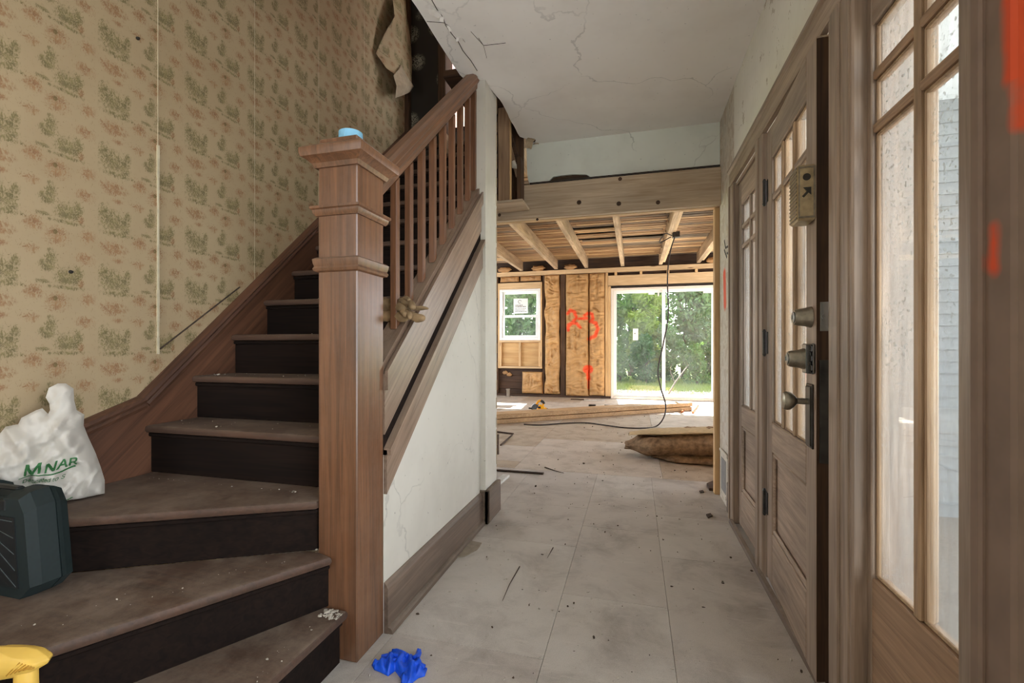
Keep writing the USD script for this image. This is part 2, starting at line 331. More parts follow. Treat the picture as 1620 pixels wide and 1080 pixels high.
wood("old_dark_z", lin(112, 80, 52), lin(66, 46, 32), "z", 0.8, 0.8, 0.3, blotch=0.5)
wood("cripple_wood", lin(176, 144, 112), lin(136, 106, 80), "z", 1.0, 0.6, 0.2, knots=lin(110, 80, 58), blotch=0.25)
wood("ply_panel", lin(224, 184, 126), lin(198, 150, 92), "x", 0.5, 0.6, 0.1, blotch=0.25, stretch=9)
# --- walls and floors
plaster("wall_plaster", lin(210, 205, 193), lin(182, 175, 162), crack=0.25)
plaster("ceiling_plaster", lin(232, 228, 222), lin(208, 201, 193), crack=0.3, stain_amt=0.5)
plaster("door_wall_plaster", lin(230, 228, 218), lin(202, 198, 186), crack=0.4, peel=lin(182, 174, 156))
plaster("peeling_plaster", lin(206, 198, 184), lin(168, 154, 136), crack=0.8, peel=lin(140, 122, 100))
plaster("header_plaster", lin(226, 230, 221), lin(188, 190, 180), crack=0.45)
plaster("porch_paint", lin(216, 218, 216), lin(196, 198, 196))
plaster("pink_plaster", lin(232, 206, 198), lin(210, 186, 176))
plain("porch_floor", lin(158, 158, 158), 0.7)
plain("grey_paint", lin(128, 126, 124), 0.6)
plain("crack_grey", lin(104, 98, 92), 0.9)
plain("dark_gap", lin(34, 28, 24), 0.9)
plain("tar_paper_and_gap_shade", lin(56, 48, 42), 0.8, bump=0.3)  # also colours the strip that stands in for shade above the beam
plain("joint_dust", lin(122, 110, 98), 0.9, var=0.3, scale=60.0)
def floor_mat(name, c1, c2, spot, sc=1.0):
    mat(name, {"g": ("geometry", {}), "n1": ("noise_texture", {"scale": 3.2 * sc, "detail": 9.0, "roughness": 0.68, "distortion": 0.4}), "r1": ("rgb_ramp", {"ramp": [(0.3, c2), (0.52, c1), (0.75, tuple(min(1, q * 1.12) for q in c1))]}),
               "n2": ("noise_texture", {"scale": 70.0, "detail": 4.0, "roughness": 0.7}), "s2": ("map_range", {"from_min": 0.63, "from_max": 0.75, "to_min": 0.0, "to_max": 0.75, "clamp": True}), "x2": ("mix", {"color2": spot}),
               "mp": ("mapping", {"scale": (1.0, 7.0, 1.0), "rotation": (0, 0, 0.5)}), "n3": ("noise_texture", {"scale": 6.0, "detail": 5.0, "distortion": 1.5}),
               "s3": ("map_range", {"from_min": 0.62, "from_max": 0.68, "to_min": 0.0, "to_max": 0.25, "clamp": True}), "x3": ("mix", {"color2": tuple(min(1, q * 1.25) for q in c1)}),
               "n4": ("noise_texture", {"scale": 300.0, "detail": 2.0}), "x4": ("mix", {"mix_type": "overlay", "fac": 0.22}),
               "bp": ("bump", {"strength": 0.3, "distance": 0.002}), "p": ("principled_bsdf", {"roughness": 0.62, "specular_ior_level": 0.3})},
        [("g.position", "n1.vector"), ("g.position", "n2.vector"), ("g.position", "mp.vector"), ("g.position", "n4.vector"), ("mp.vector", "n3.vector"), ("n1.fac", "r1.fac"), ("r1.color", "x2.color1"), ("n2.fac", "s2.value"), ("s2.result", "x2.fac"),
         ("x2.color", "x3.color1"), ("n3.fac", "s3.value"), ("s3.result", "x3.fac"), ("x3.color", "x4.color1"), ("n4.fac", "x4.color2"), ("x4.color", "p.base_color"), ("n2.fac", "bp.height"), ("bp.normal", "p.normal")])
floor_mat("hall_floor", lin(190, 182, 173), lin(158, 149, 140), lin(100, 90, 80))
floor_mat("hall_floor_pale", lin(196, 189, 180), lin(166, 158, 149), lin(108, 98, 88))
floor_mat("back_floor", lin(196, 184, 170), lin(168, 154, 138), lin(98, 82, 66), 1.5)
floor_mat("back_floor_tan", lin(180, 164, 144), lin(152, 134, 114), lin(94, 76, 60), 1.5)

# --- wallpaper: rows of little green and rust tree groups, printed on tan
def wallpaper():
    n = {"g": ("geometry", {}), "sx": ("separate_xyz", {}), "wn": ("noise_texture", {"scale": 90.0, "detail": 3.0}), "wm": ("math", {"math_type": "multiply_add", "value2": 0.03, "value3": -0.015}),
         "ym": ("math", {"math_type": "divide", "value2": 0.35}), "zm": ("math", {"math_type": "divide", "value2": 0.238}), "u": ("math", {"math_type": "fraction"}), "v": ("math", {"math_type": "fraction"}),
         "cx": ("combine_xyz", {}), "us": ("math", {"math_type": "multiply", "value2": 0.35}), "vs": ("math", {"math_type": "multiply", "value2": 0.238}), "cp": ("combine_xyz", {}),
         "n1": ("noise_texture", {"scale": 95.0, "detail": 5.0, "roughness": 0.75, "distortion": 1.2}), "n1m": ("mapping", {"scale": (1.4, 0.75, 1)}),
         "n2": ("noise_texture", {"scale": 45.0, "detail": 3.0}), "n0": ("noise_texture", {"scale": 2.0, "detail": 6.0, "roughness": 0.6}), "yo": ("math", {"math_type": "add", "value2": 20.07}), "zo": ("math", {"math_type": "add", "value2": 20.0})}
    l = [("g.position", "sx.vector"), ("sx.y", "yo.value1"), ("sx.z", "zo.value1"), ("yo.value", "ym.value1"), ("zo.value", "zm.value1"), ("ym.value", "u.value1"), ("zm.value", "v.value1"), ("u.value", "cx.x"), ("v.value", "cx.y"),
         ("u.value", "us.value1"), ("v.value", "vs.value1"), ("us.value", "cp.x"), ("vs.value", "cp.y"), ("cp.vector", "n1m.vector"), ("n1m.vector", "n1.vector"), ("cp.vector", "n2.vector"), ("g.position", "n0.vector"), ("g.position", "wn.vector")]
    green = [(.14, .58, .15, .20), (.27, .52, .07, .19), (.06, .70, .07, .15), (.20, .38, .19, .05), (.58, .80, .055, .18), (.55, .70, .08, .10), (.72, .55, .13, .16), (.81, .63, .06, .14), (.72, .40, .19, .04), (.52, .46, .07, .04), (.30, .70, .05, .1), (.62, .22, .02, .05)]
    rust = [(.15, .13, .15, .13), (.44, .30, .09, .12), (.63, .17, .11, .15), (.91, .24, .08, .11), (.42, .92, .07, .07), (.88, .88, .10, .10), (.20, .93, .06, .05), (.84, .48, .03, .09)]
    for tag_, lst in (("a", green), ("b", rust)):
        last = None
        for i, (a, b, ra, rb) in enumerate(lst):
            k = f"{tag_}{i}"
            n |= {k + "s": ("vector_math", {"math_type": "subtract", "vector2": (a, b, 0)}), k + "d": ("vector_math", {"math_type": "divide", "vector2": (ra, rb, 1)}),
                  k + "l": ("vector_math", {"math_type": "length"}), k + "m": ("map_range", {"from_min": 0.45, "from_max": 1.35, "to_min": 1.0, "to_max": 0.0, "clamp": True})}
            l += [("cx.vector", k + "s.vector1"), (k + "s.vector", k + "d.vector1"), (k + "d.vector", k + "l.vector1"), (k + "l.value", k + "m.value")]
            if last:
                n[k + "x"] = ("math", {"math_type": "maximum"}); l += [(last, k + "x.value1"), (k + "m.result", k + "x.value2")]; last = k + "x.value"
            else: last = k + "m.result"
        n |= {tag_ + "f": ("math", {"math_type": "multiply_add", "value2": 4.6, "value3": -2.75}), tag_ + "t": ("math", {"math_type": "add"}),
              tag_ + "r": ("map_range", {"from_min": 0.0, "from_max": 0.7, "to_min": 0.0, "to_max": 0.75, "clamp": True}), tag_ + "z": ("math", {"math_type": "multiply_add", "value2": 1.0, "value3": 0.0})}
        l += [("n1.fac", tag_ + "f.value1"), (last, tag_ + "z.value1"), (tag_ + "f.value", tag_ + "t.value1"), (tag_ + "z.value", tag_ + "t.value2"), (tag_ + "t.value", tag_ + "r.value")]
    n |= {"base": ("rgb_ramp", {"ramp": [(0.35, lin(176, 155, 122)), (0.65, lin(190, 170, 137))]}), "gc": ("rgb_ramp", {"ramp": [(0.35, lin(84, 82, 44)), (0.65, lin(122, 116, 70))]}),
          "rc": ("rgb_ramp", {"ramp": [(0.35, lin(140, 94, 62)), (0.65, lin(164, 124, 86))]}), "xa": ("mix", {}), "xb": ("mix", {}),
          "st": ("map_range", {"from_min": 0.4, "from_max": 0.7, "to_min": 0.0, "to_max": 0.35, "clamp": True}), "xs": ("mix", {"mix_type": "multiply", "color2": (0.72, 0.68, 0.6)}),
          "bp": ("bump", {"strength": 0.12, "distance": 0.002}), "p": ("principled_bsdf", {"roughness": 0.7, "specular_ior_level": 0.25})}
    l += [("n0.fac", "base.fac"), ("n2.fac", "gc.fac"), ("n2.fac", "rc.fac"), ("base.color", "xb.color1"), ("rc.color", "xb.color2"), ("br.result", "xb.fac"), ("xb.color", "xa.color1"), ("gc.color", "xa.color2"), ("ar.result", "xa.fac"),
          ("n0.fac", "st.value"), ("st.result", "xs.fac"), ("xa.color", "xs.color1"), ("xs.color", "p.base_color"), ("wn.fac", "bp.height"), ("bp.normal", "p.normal")]
    mat("wallpaper", n, l)
wallpaper()
mat("dark_floral", {"g": ("geometry", {}), "v": ("voronoi_texture", {"scale": 5.5, "randomness": 0.9}), "n": ("noise_texture", {"scale": 38.0, "detail": 3.0, "distortion": 2.0}),
    "r": ("map_range", {"from_min": 0.25, "from_max": 0.5, "to_min": 0.9, "to_max": 0.0, "clamp": True}), "s": ("map_range", {"from_min": 0.4, "from_max": 0.55, "to_min": 0.0, "to_max": 1.0, "clamp": True}),
    "m": ("math", {"math_type": "multiply"}), "x": ("mix", {"color1": lin(46, 40, 34), "color2": lin(176, 170, 150)}), "p": ("principled_bsdf", {"roughness": 0.8})},
    [("g.position", "v.vector"), ("g.position", "n.vector"), ("v.distance", "r.value"), ("n.fac", "s.value"), ("r.result", "m.value1"), ("s.result", "m.value2"), ("m.value", "x.fac"), ("x.color", "p.base_color")])
plain("paper_back", lin(176, 158, 132), 0.8)
plain("seam_paper", lin(212, 200, 172), 0.8)
# --- things
def kraft(name, base, strokes=None):
    if strokes: return paint_mark(name, base, strokes, "xz", lin(236, 84, 40), 0.03)
    plain(name, base, 0.55, var=0.14, scale=9.0, bump=0.35)
kraft("kraft", lin(196, 152, 98))
kraft("kraft_dark", lin(168, 126, 80))
plain("fibreglass", lin(146, 120, 94), 0.95, var=0.4, scale=24.0, bump=0.8, spec=0.1)
plain("kraft_edge", lin(190, 166, 126), 0.7)
plain("vinyl", lin(236, 236, 234), 0.35, var=0.02)
plain("alu_frame", lin(226, 214, 200), 0.4, var=0.03)
plain("sticker", lin(236, 236, 232), 0.6, var=0.03)
plain("ink", lin(70, 66, 64), 0.7)
pane_mat("clear_pane", (0.92, 0.94, 0.93), lin(200, 205, 205), 0.01, 0.06, 2.5)
pane_mat("dirty_pane", (0.90, 0.92, 0.92), lin(206, 208, 206), 0.08, 0.30, 5.0, streak=5.0, spatter=0.5)
plain("brass", lin(140, 132, 116), 0.36, 0.9, var=0.25, scale=60.0)
plain("dark_metal", lin(66, 64, 60), 0.4, 0.8, var=0.3)
plain("steel", lin(150, 152, 150), 0.3, 0.95, var=0.1)
plain("old_brass_box", lin(170, 152, 118), 0.45, 0.55, var=0.25, scale=40.0)
plain("bag_plastic", lin(204, 199, 189), 0.42, var=0.04, scale=8.0, bump=0.1)
plain("green_ink", lin(52, 112, 62), 0.6, var=0.1)
plain("case_green", lin(19, 33, 33), 0.7, var=0.15, scale=120.0, bump=0.1)
plain("case_dark", lin(15, 20, 21), 0.55, var=0.2, scale=120.0, bump=0.1)
plain("case_line", lin(80, 90, 90), 0.6)
plain("yellow_plastic", lin(238, 196, 92), 0.4, var=0.03)
plain("yellow_groove", lin(196, 146, 52), 0.5)
plain("saw_yellow", lin(238, 170, 24), 0.4, var=0.05)
plain("black_rubber", lin(28, 28, 28), 0.6)
plain("tape_blue", lin(126, 184, 214), 0.6, var=0.05)
plain("tape_side", lin(150, 196, 220), 0.7, var=0.05)
plain("nitrile", lin(22, 88, 226), 0.42, var=0.14, scale=50.0, bump=0.15)
plain("leather", lin(128, 106, 76), 0.8, var=0.25, scale=30.0, bump=0.4)
plain("leather_pale", lin(152, 126, 92), 0.8, var=0.2, scale=30.0, bump=0.4)
plain("cable", lin(52, 42, 36), 0.6)
plain("copper", lin(184, 120, 84), 0.35, 0.9)
plain("white_strip", lin(206, 204, 196), 0.6)
plain("crumb", lin(190, 182, 168), 0.8, var=0.25)
plain("dark_crumb", lin(78, 64, 52), 0.85, var=0.4)
plain("tile_scrap", lin(150, 138, 122), 0.7, var=0.15)
plain("clapboard", lin(112, 114, 114), 0.6, var=0.06)
# --- outside
plain("gravel", lin(176, 170, 158), 0.9, var=0.2, scale=16.0, bump=0.5)
plain("grass_soil", lin(132, 150, 74), 0.9, var=0.25, scale=5.0)
plain("bark", lin(74, 60, 48), 0.9, var=0.35, scale=14.0, bump=0.8)
def leaf(name, c):
    mat(name, {"g": ("geometry", {}), "r": ("rgb_ramp", {"ramp": [(0.0, tuple(q * 0.55 for q in c)), (1.0, tuple(min(1, q * 1.3) for q in c))]}), "d": ("diffuse_bsdf", {}), "t": ("translucent_bsdf", {}),
               "gl": ("glossy_bsdf", {"roughness": 0.45, "color": (0.6, 0.6, 0.6)}), "m": ("mix_closure", {"fac": 0.55}), "m2": ("mix_closure", {"fac": 0.06})},
        [("g.random_per_island", "r.fac"), ("r.color", "d.color"), ("r.color", "t.color"), ("d.BSDF", "m.closure1"), ("t.BSDF", "m.closure2"), ("m.closure", "m2.closure1"), ("gl.BSDF", "m2.closure2")], surface="m2.closure")
leaf("leaf_mid", lin(128, 172, 84)); leaf("leaf_dark", lin(88, 136, 70)); leaf("leaf_bright", lin(178, 208, 92)); leaf("leaf_grey", lin(124, 162, 100)); leaf("grass_blade", lin(176, 196, 96))

# ------------------------------------------------------------------ the room
R, L, SW, CZ = 0.589, -2.0, -0.898, 2.67          # door wall, papered wall, wall under the stairs, hall ceiling
NX0, NX1, NY0, NY1 = -1.05, -0.897, 1.336, 1.503  # newel post
BY, HEADY = 9.58, 3.53                            # framing of the far wall, wall over the opening

# floor: sheets laid with open joints on a dark base
fl = structure("floor", MB().box(-4.6, 3.2, -0.8, 9.8, -0.06, -0.006, 0), "joint_dust")
def sheet(poly, m):
    MB().slab(poly, -0.03, 0.0, 0.001).build("floor_panel", m, fl)
def rect(x0, x1, y0, y1, g=0.0006): return [(x0 + g, y0 + g), (x1 - g, y0 + g), (x1 - g, y1 - g), (x0 + g, y1 - g)]
xs = [-2.1, -0.86, -0.30, 0.13, 0.74]
for i in range(4):
    ys = [-0.8, 0.62, 1.52, 2.42, 3.02, 3.86] if i % 2 else [-0.8, 0.9, 1.95, 2.72, 3.3, 3.86]
    if i == 0: ys = [-0.8, 3.2, 3.86]
    for j in range(len(ys) - 1): sheet(rect(xs[i], xs[i + 1], ys[j], ys[j + 1]), "hall_floor" if (i + j) % 3 else "hall_floor_pale")
sheet(rect(-4.6, -2.1, -0.8, 3.86), "hall_floor")
bx = [-4.6, -3.4, -2.18, -1.02, 0.22, 1.44, 3.2]
for i in range(6):
    ys = [3.86, 5.2, 7.64, 9.8] if i % 2 else [3.86, 6.3, 8.74, 9.8]
    if i == 2: ys = [3.86, 4.1, 4.75, 6.3, 8.74, 9.8]
    for j in range(len(ys) - 1): sheet(rect(bx[i], bx[i + 1], ys[j], ys[j + 1], 0.0012), "back_floor" if (i + j) % 2 else "back_floor_tan")

# papered wall with its torn seam and the floor of the flight above
structure("wall_left", MB().box(L - 0.12, L, -0.85, 3.9, 0, 5.2, 0), "wallpaper")
def seam(y, z0, z1, w, n=14):
    zz = np.linspace(z0, z1, n); m = MB()
    for i in range(n - 1):
        ww = w * (0.5 + 0.9 * meshkit.noise(np.array([[zz[i] * 9, y * 3, 1.0]]))[0])
        m.bar((L + 0.002, y, zz[i]), (L + 0.002, y + 0.0, zz[i + 1]), 0.004 + ww * 0.2, ww, up=(0, 1, 0), b=0)
    return m
s_ = seam(1.508, at_x(240, 560, L)[2], at_x(238, 225, L)[2], 0.009); s_.bar((L + 0.002, 1.50, 2.83), (L + 0.002, 1.50, 2.95), 0.004, 0.012, up=(0, 1, 0), b=0)
s_.bar((L + 0.001, 1.508, at_x(238, 225, L)[2]), (L + 0.001, 1.508, 4.0), 0.002, 0.0025, up=(0, 1, 0), b=0)
for y_ in (2.03, 2.55, 3.07): s_.bar((L + 0.0006, y_, 1.0), (L + 0.0006, y_, 4.4), 0.001, 0.0018, up=(0, 1, 0), b=0)
s_.build("seam_tear", "seam_paper", "/World/wall_left")
MB().bar((L + 0.004, 1.515, at_x(243, 552, L)[2]), (L + 0.004, 1.93, at_x(385, 455, L)[2]), 0.003, 0.006, up=(0, 0, 1), b=0).build("crease", "dark_crumb", "/World/wall_left")
for px, py in ((217, 61), (111, 430)):
    q = at_x(px, py, L); MB().lathe([(0.006, 0), (0.007, 0.004), (0.004, 0.012)], q, (1, 0, 0), 10).build("nail", "dark_metal", "/World/wall_left")
# end of the stairwell on the upper floor
we = MB().box(L, -1.66, 3.76, 3.86, 2.6, 5.2, 0)
structure("wall_stairwell", we, "dark_floral")
structure("trim_1", MB().box(-1.665, -1.60, 3.70, 3.86, 2.86, 5.2, 0.006).box(-1.69, -1.66, 3.735, 3.77, 2.86, 5.2, 0.004), "old_dark_z")
structure("trim_2", MB().box(L, L + 0.04, 3.70, 3.76, 2.6, 5.2, 0.006), "old_dark_z")
structure("wall_upstairs", MB().box(-2.9, 1.5, 5.9, 6.0, 2.9, 5.2, 0).box(-2.9, -2.1, 3.87, 3.9, 2.9, 5.2, 0).box(-2.9, -2.8, 3.9, 5.9, 2.9, 5.2, 0), "pink_plaster")
structure("wall_upper_right", MB().box(-0.80, -0.70, -0.8, 3.86, 2.9, 5.2, 0), "wall_plaster")
structure("ceiling_001", MB().box(-2.2, 1.6, -0.8, 6.1, 5.2, 5.3, 0), "ceiling_plaster")
structure("wall_rear", MB().xz(Polygon([(-2.1, 0), (R + .15, 0), (R + .15, 5.2), (-2.1, 5.2)], [[(-1.95, 1.0), (-1.4, 1.0), (-1.4, 2.3), (-1.95, 2.3)]]), -0.95, -0.85), "wall_plaster")  # unseen window opening at the left, added to bring daylight into the hall

# hall ceiling: a slab whose plaster is broken away along the stairwell
edge = [(-1.0, -0.8)]
for y in np.arange(-0.6, 2.6, 0.08): edge.append((-1.0 + 0.018 * (meshkit.noise(np.array([[y * 5, 0.3, 0.7]]))[0] - 0.5), y))
edge += [(-0.985, 2.58), (-0.95, 2.66), (-0.87, 2.68), (-0.858, 2.78)]
for y in np.arange(2.84, 3.4, 0.06): edge.append((-0.85 + 0.02 * (meshkit.noise(np.array([[y * 9, 2.3, 0.7]]))[0] - 0.5), y))
edge += [(-0.80, 3.44), (-0.74, 3.46), (-0.76, 3.52), (-0.83, 3.55)]
structure("ceiling", MB().xy(edge + [(R + 0.1, 3.55), (R + 0.1, -0.8)], CZ, CZ + 0.012), "ceiling_plaster")
structure("ceiling_002", MB().box(-0.80, R + 0.15, -0.8, 3.55, CZ + 0.012, 2.9, 0), "old_dark")
# flakes of plaster curling off along the crack near the stairwell
def flake(c, s, ang, curl, mt="ceiling_plaster"):
    n = 5; g = np.linspace(-1, 1, n); a, b = np.meshgrid(g, g, indexing="ij")
    rr = s * (1 + 0.35 * (RNG.random((n, n)) - 0.5)); x, y = a * rr, b * rr * 0.7
    z = -curl * s * smoothstep((a + 1) / 2) ** 2 - 0.001
    X, Y = x * math.cos(ang) - y * math.sin(ang), x * math.sin(ang) + y * math.cos(ang)
    v = np.stack([c[0] + X, c[1] + Y, c[2] + z], -1).reshape(-1, 3); f = []
    for i in range(n - 1):
        for j in range(n - 1): f += [[i * n + j, (i + 1) * n + j, (i + 1) * n + j + 1], [i * n + j, (i + 1) * n + j + 1, i * n + j + 1]]
    f = np.array(f); k = len(v); rim = [i * n for i in range(n)] + [(n - 1) * n + j for j in range(1, n)] + [i * n + n - 1 for i in range(n - 2, -1, -1)] + list(range(n - 2, 0, -1))
    side = [[rim[q], rim[(q + 1) % len(rim)], rim[(q + 1) % len(rim)] + k] for q in range(len(rim))] + [[rim[q], rim[(q + 1) % len(rim)] + k, rim[q] + k] for q in range(len(rim))]
    MB().add(np.vstack([v, v + [0, 0, 0.0025]]), np.vstack([f[:, ::-1], f + k, np.array(side)])).build("plaster_flake", mt, "/World/ceiling")
for px, py, s, an, cu in ((688, 20, .030, .6, .25), (699, 27, .014, 2.0, .9), (710, 42, .012, 1.0, 1.4), (724, 60, .011, 2.6, 1.2), (733, 62, .009, .3, 1.5)):
    flake(at_z(px, py, CZ - 0.001), s, an, cu)
cr = [(683, 0), (692, 16), (700, 26), (705, 40), (715, 54), (725, 66), (732, 80), (745, 96), (755, 112)]
m = MB(); pts = [at_z(*p, CZ - 0.0015) for p in cr]
for i in range(len(pts) - 1): m.bar(pts[i], pts[i + 1], 0.004, 0.002, b=0)
for a, b in (((675, 34), (702, 36)), ((702, 36), (712, 42)), ((745, 50), (765, 72)), ((765, 72), (770, 92)), ((765, 72), (800, 68)), ((765, 72), (757, 60))): m.bar(at_z(*a, CZ - .0015), at_z(*b, CZ - .0015), 0.0014, 0.002, b=0)
m.build("crack", "crack_grey", "/World/ceiling")
# broken plaster at the far corner of the ceiling
for px, py, s, an, cu in ((838, 222, .04, 2.2, 1.1), (850, 229, .03, 1.2, 1.3)): flake(at_z(px, py, CZ - .001), s, an, cu, "paper_back")

# wall under the stairs, and the stub that ends it
structure("wall_stairs", MB().yz([(NY1 + .001, 0), (2.62, 0), (2.62, 1.70), (2.5, 1.61), (NY1 + .001, 0.66)], -0.935, SW), "wall_plaster")
ragged = [(-0.868, 2.606), (-0.96, 2.606), (-0.96, 2.82)] + [(-0.95 + 0.08 * t, 2.83 + 0.012 * RNG.random()) for t in np.linspace(0, 1, 6)]
structure("wall_stub", MB().xy(ragged, 0, CZ + 0.1), "wall_plaster")
m = MB()
for z in np.arange(0.3, 2.6, 0.12): m.box(-0.880, -0.8665, 2.828 + 0.006 * RNG.random(), 2.842, z, z + 0.06 + 0.05 * RNG.random(), 0.002)
m.build("broken_edge", "paper_back", "/World/wall_stub")
# base along it
def base_run(p0, p1, nrm):
    m = MB()
    m.sweep([(0, 0), (0.016, 0), (0.016, 0.165), (0.010, 0.178), (0.004, 0.186), (0, 0.188)], p0, p1, nrm, (0, 0, 1)); return m
structure("baseboard_stairs", base_run((SW + .001, NY1 + .002, 0), (SW + .001, 2.607, 0), (1, 0, 0)), "base_wood")
MB().sweep([(0.016, 0.001), (0.036, 0.001), (0.034, 0.014), (0.026, 0.022), (0.016, 0.024)], (SW + .001, NY1 + .002, 0), (SW + .001, 2.607, 0), (1, 0, 0), (0, 0, 1)).build("base_shoe", "base_wood", "/World/baseboard_stairs")
structure("baseboard_stub", MB().box(-0.905, -0.842, 2.585, 2.606, 0.001, 0.20, 0.004).box(-0.868, -0.842, 2.585, 2.845, 0.001, 0.20, 0.004), "base_wood")

# wall over the opening, with a broken lower edge
low = [(x, 2.362 + 0.012 * math.sin(x * 9) * (x < 0.1) - 0.004 * RNG.random() + (0.03 if -0.62 < x < -0.35 else 0)) for x in np.linspace(-0.80, R + 0.05, 40)]
structure("wall_header", MB().xz([(-0.835, CZ + 0.05), (-0.828, 2.50), (-0.822, 2.40), (-0.80, 2.33)] + low + [(R + 0.05, CZ + 0.05)], HEADY, HEADY + 0.02), "header_plaster")
MB().box(-0.80, R + 0.05, HEADY + 0.021, HEADY + 0.10, 2.33, 2.75, 0).build("backing", "old_dark", "/World/wall_header")
p = thing("ceiling_beam", "long pale timber beam with dark knots spanning the opening to the back room", "beam", (0, 3.5, 2.2))
MB().box(-2.6, 0.60, 3.485, 3.535, 2.068, 2.335, 0.004).build("beam_ply", "grey_lumber", p); MB().box(-2.6, 0.60, 3.537, 3.587, 2.066, 2.335, 0.004).build("beam_ply", "new_lumber_x", p)
for px, py, r_ in ((981, 283, .014), (916, 320, .017), (979, 322, .017), (1041, 320, .015), (790, 340, .013), (850, 347, .010), (1078, 268, .008)):
    r_ *= .6; q = at_y(px, py, 3.4845); MB().lathe([(r_, 0), (r_ * .6, .0015)], q, (0, -1, 0), 14).lathe([(r_ * 1.7, 0), (r_ * 1.65, .0006)], q, (0, -1, 0), 14).build("knot", "old_dark", p)
MB().box(-0.80, 0.585, 3.50, 3.56, 2.336, 2.356, 0.002).build("gap_shade_strip", "tar_paper_and_gap_shade", p)  # dark strip painted in for the shaded gap between beam and header
# cavity left of it, where the old wall was taken out
p = thing("stud", "short pale stud standing on a ledge left of the wall over the opening", "stud", (-1.0, 3.3, 2.15))
q0, q1 = at_y(789, 318, 3.3), at_y(808, 318, 3.3)
MB().box(q0[0], q1[0], 3.28, 3.32, 2.150, 2.86, 0.003).build("stud_board", "cripple_wood", p)
MB().box(q1[0] + .0005, q1[0] + 0.008, 3.262, 3.3, 2.155, 2.86, 0.002).build("split_edge", "new_lumber_z", p)
p = thing("ledge_board", "pale flat ledge board at the left end of the timber beam", "board", (-0.95, 3.3, 2.13))
MB().box(-1.35, -0.792, 3.24, 3.47, 2.128, 2.149, 0.003).build("ledge", "grey_lumber", p)
p = thing("old_framing", "dark brown old framing boards in the gap beside the broken plaster", "framing", (-0.9, 3.4, 2.5))
MB().box(-1.3, -0.835, 3.44, 3.465, 2.15, 2.95, 0.003).build("backing_board", "old_dark_z", p)
MB().box(-0.86, -0.83, 3.33, 3.44, 2.151, 2.50, 0.003).build("side_board", "old_dark_z", p)
MB().bar((-0.955, 3.40, 2.75), (-0.865, 3.42, 2.44), 0.03, 0.05, up=(1, 0, 0)).build("diagonal_brace", "old_dark", p)
MB().bar((-0.93, 3.36, 2.62), (-0.862, 3.37, 2.36), 0.02, 0.03, up=(1, 0, 0)).build("diagonal_brace", "cripple_wood", p)
MB().box(-1.25, -0.86, 2.85, 3.5, 2.88, 2.93, 0.003).build("upper_plank", "old_dark", p)
p = thing("plaster_scrap", "torn scrap of old plaster hanging in the gap by the stud", "plaster", (-0.9, 3.38, 2.4))
MB().add(*[lambda vf: (vf[0][:, [0, 2, 1]] + [-0.90, 3.34, 2.42], vf[1])][0](inflate([(0, 0), (.05, -.01), (.035, .03), (.02, .06), (-.01, .05)], .01, .02, .01))).build("scrap", "crumb", p, 40)

# right-hand wall beyond the front door, painted post end and the wall above the door
def on_wall(px, py): q = at_x(px, py, R); return (q[1], q[2])
paint_mark("orange_wall_marks", lin(204, 196, 182), [(on_wall(1146, 435), on_wall(1147, 480), .03), (on_wall(1155, 435), on_wall(1155, 470), .03), (on_wall(1154, 500), on_wall(1154, 508), .02)], "yz", lin(226, 84, 48), 0.03, base2=lin(186, 174, 156))
structure("wall_right", MB().box(R, R + 0.15, 3.05, 3.53, 0, CZ + .1, 0), "orange_wall_marks")
structure("wall_above_door", MB().box(R, R + 0.15, 0.80, 3.05, 2.10, CZ + .1, 0), "door_wall_plaster")
structure("wall_front_right", MB().yz(Polygon([(-0.9, 0), (0.80, 0), (0.80, CZ + .1), (-0.9, CZ + .1)], [[(-0.7, 0.3), (0.62, 0.3), (0.62, 2.35), (-0.7, 2.35)]]), R, R + 0.15).box(R, R + .15, .80, .866, 0, 2.10, 0), "door_wall_plaster")  # opening added out of view so skylight reaches the stairs from the right
p = thing("support_post", "new pale timber post carrying the right end of the beam", "post", (0.6, 3.55, 0))
MB().box(0.555, 0.64, 3.54, 3.60, 0.001, 2.064, 0.003).build("post", "new_lumber_z", p)
MB().box(0.641, 0.73, 3.54, 3.60, 0.001, 2.064, 0.003).build("post", "new_lumber_z", p)

# ------------------------------------------------------------------ stairs
st = thing("staircase", "old dark brown winding staircase with dusty treads rising along the papered wall", "staircase", (-1.45, 1.4, 0))
T_ = 0.032
def nosed(poly, z): MB().slab(poly, z - T_, z, 0.012).build("tread", "tread_wood", st, 35)
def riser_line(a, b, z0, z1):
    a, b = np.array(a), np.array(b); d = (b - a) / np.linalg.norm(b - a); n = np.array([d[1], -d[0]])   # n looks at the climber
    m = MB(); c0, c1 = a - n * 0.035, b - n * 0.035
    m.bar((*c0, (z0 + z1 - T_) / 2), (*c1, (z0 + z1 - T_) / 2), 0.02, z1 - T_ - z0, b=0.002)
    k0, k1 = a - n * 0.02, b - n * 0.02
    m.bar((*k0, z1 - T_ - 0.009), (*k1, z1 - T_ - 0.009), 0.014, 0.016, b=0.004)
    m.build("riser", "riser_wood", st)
Z1, Z2, Z3, Z4 = 0.178, 0.356, 0.534, 0.734
N2a, N2b = np.array([-0.985, 1.322]), np.array([-1.69, 0.15]); N3a, N3b = np.array([-1.05, 1.33]), np.array([-2.0, 0.828])
nosed([(-0.93, 0.15), (-0.93, 1.332), (-1.03, 1.334), (-1.75, 0.15)], Z1)
nosed([tuple(N2a), (-1.05, 1.345), (-1.1, 1.345), (-1.97, 0.88), (-1.97, 0.15), tuple(N2b)], Z2)
nosed([tuple(N3a), (-1.052, 1.48), (-1.975, 1.48), (-1.975, 0.842)], Z3)
riser_line((-0.93, 0.15), (-0.93, 1.325), 0.001, Z1)
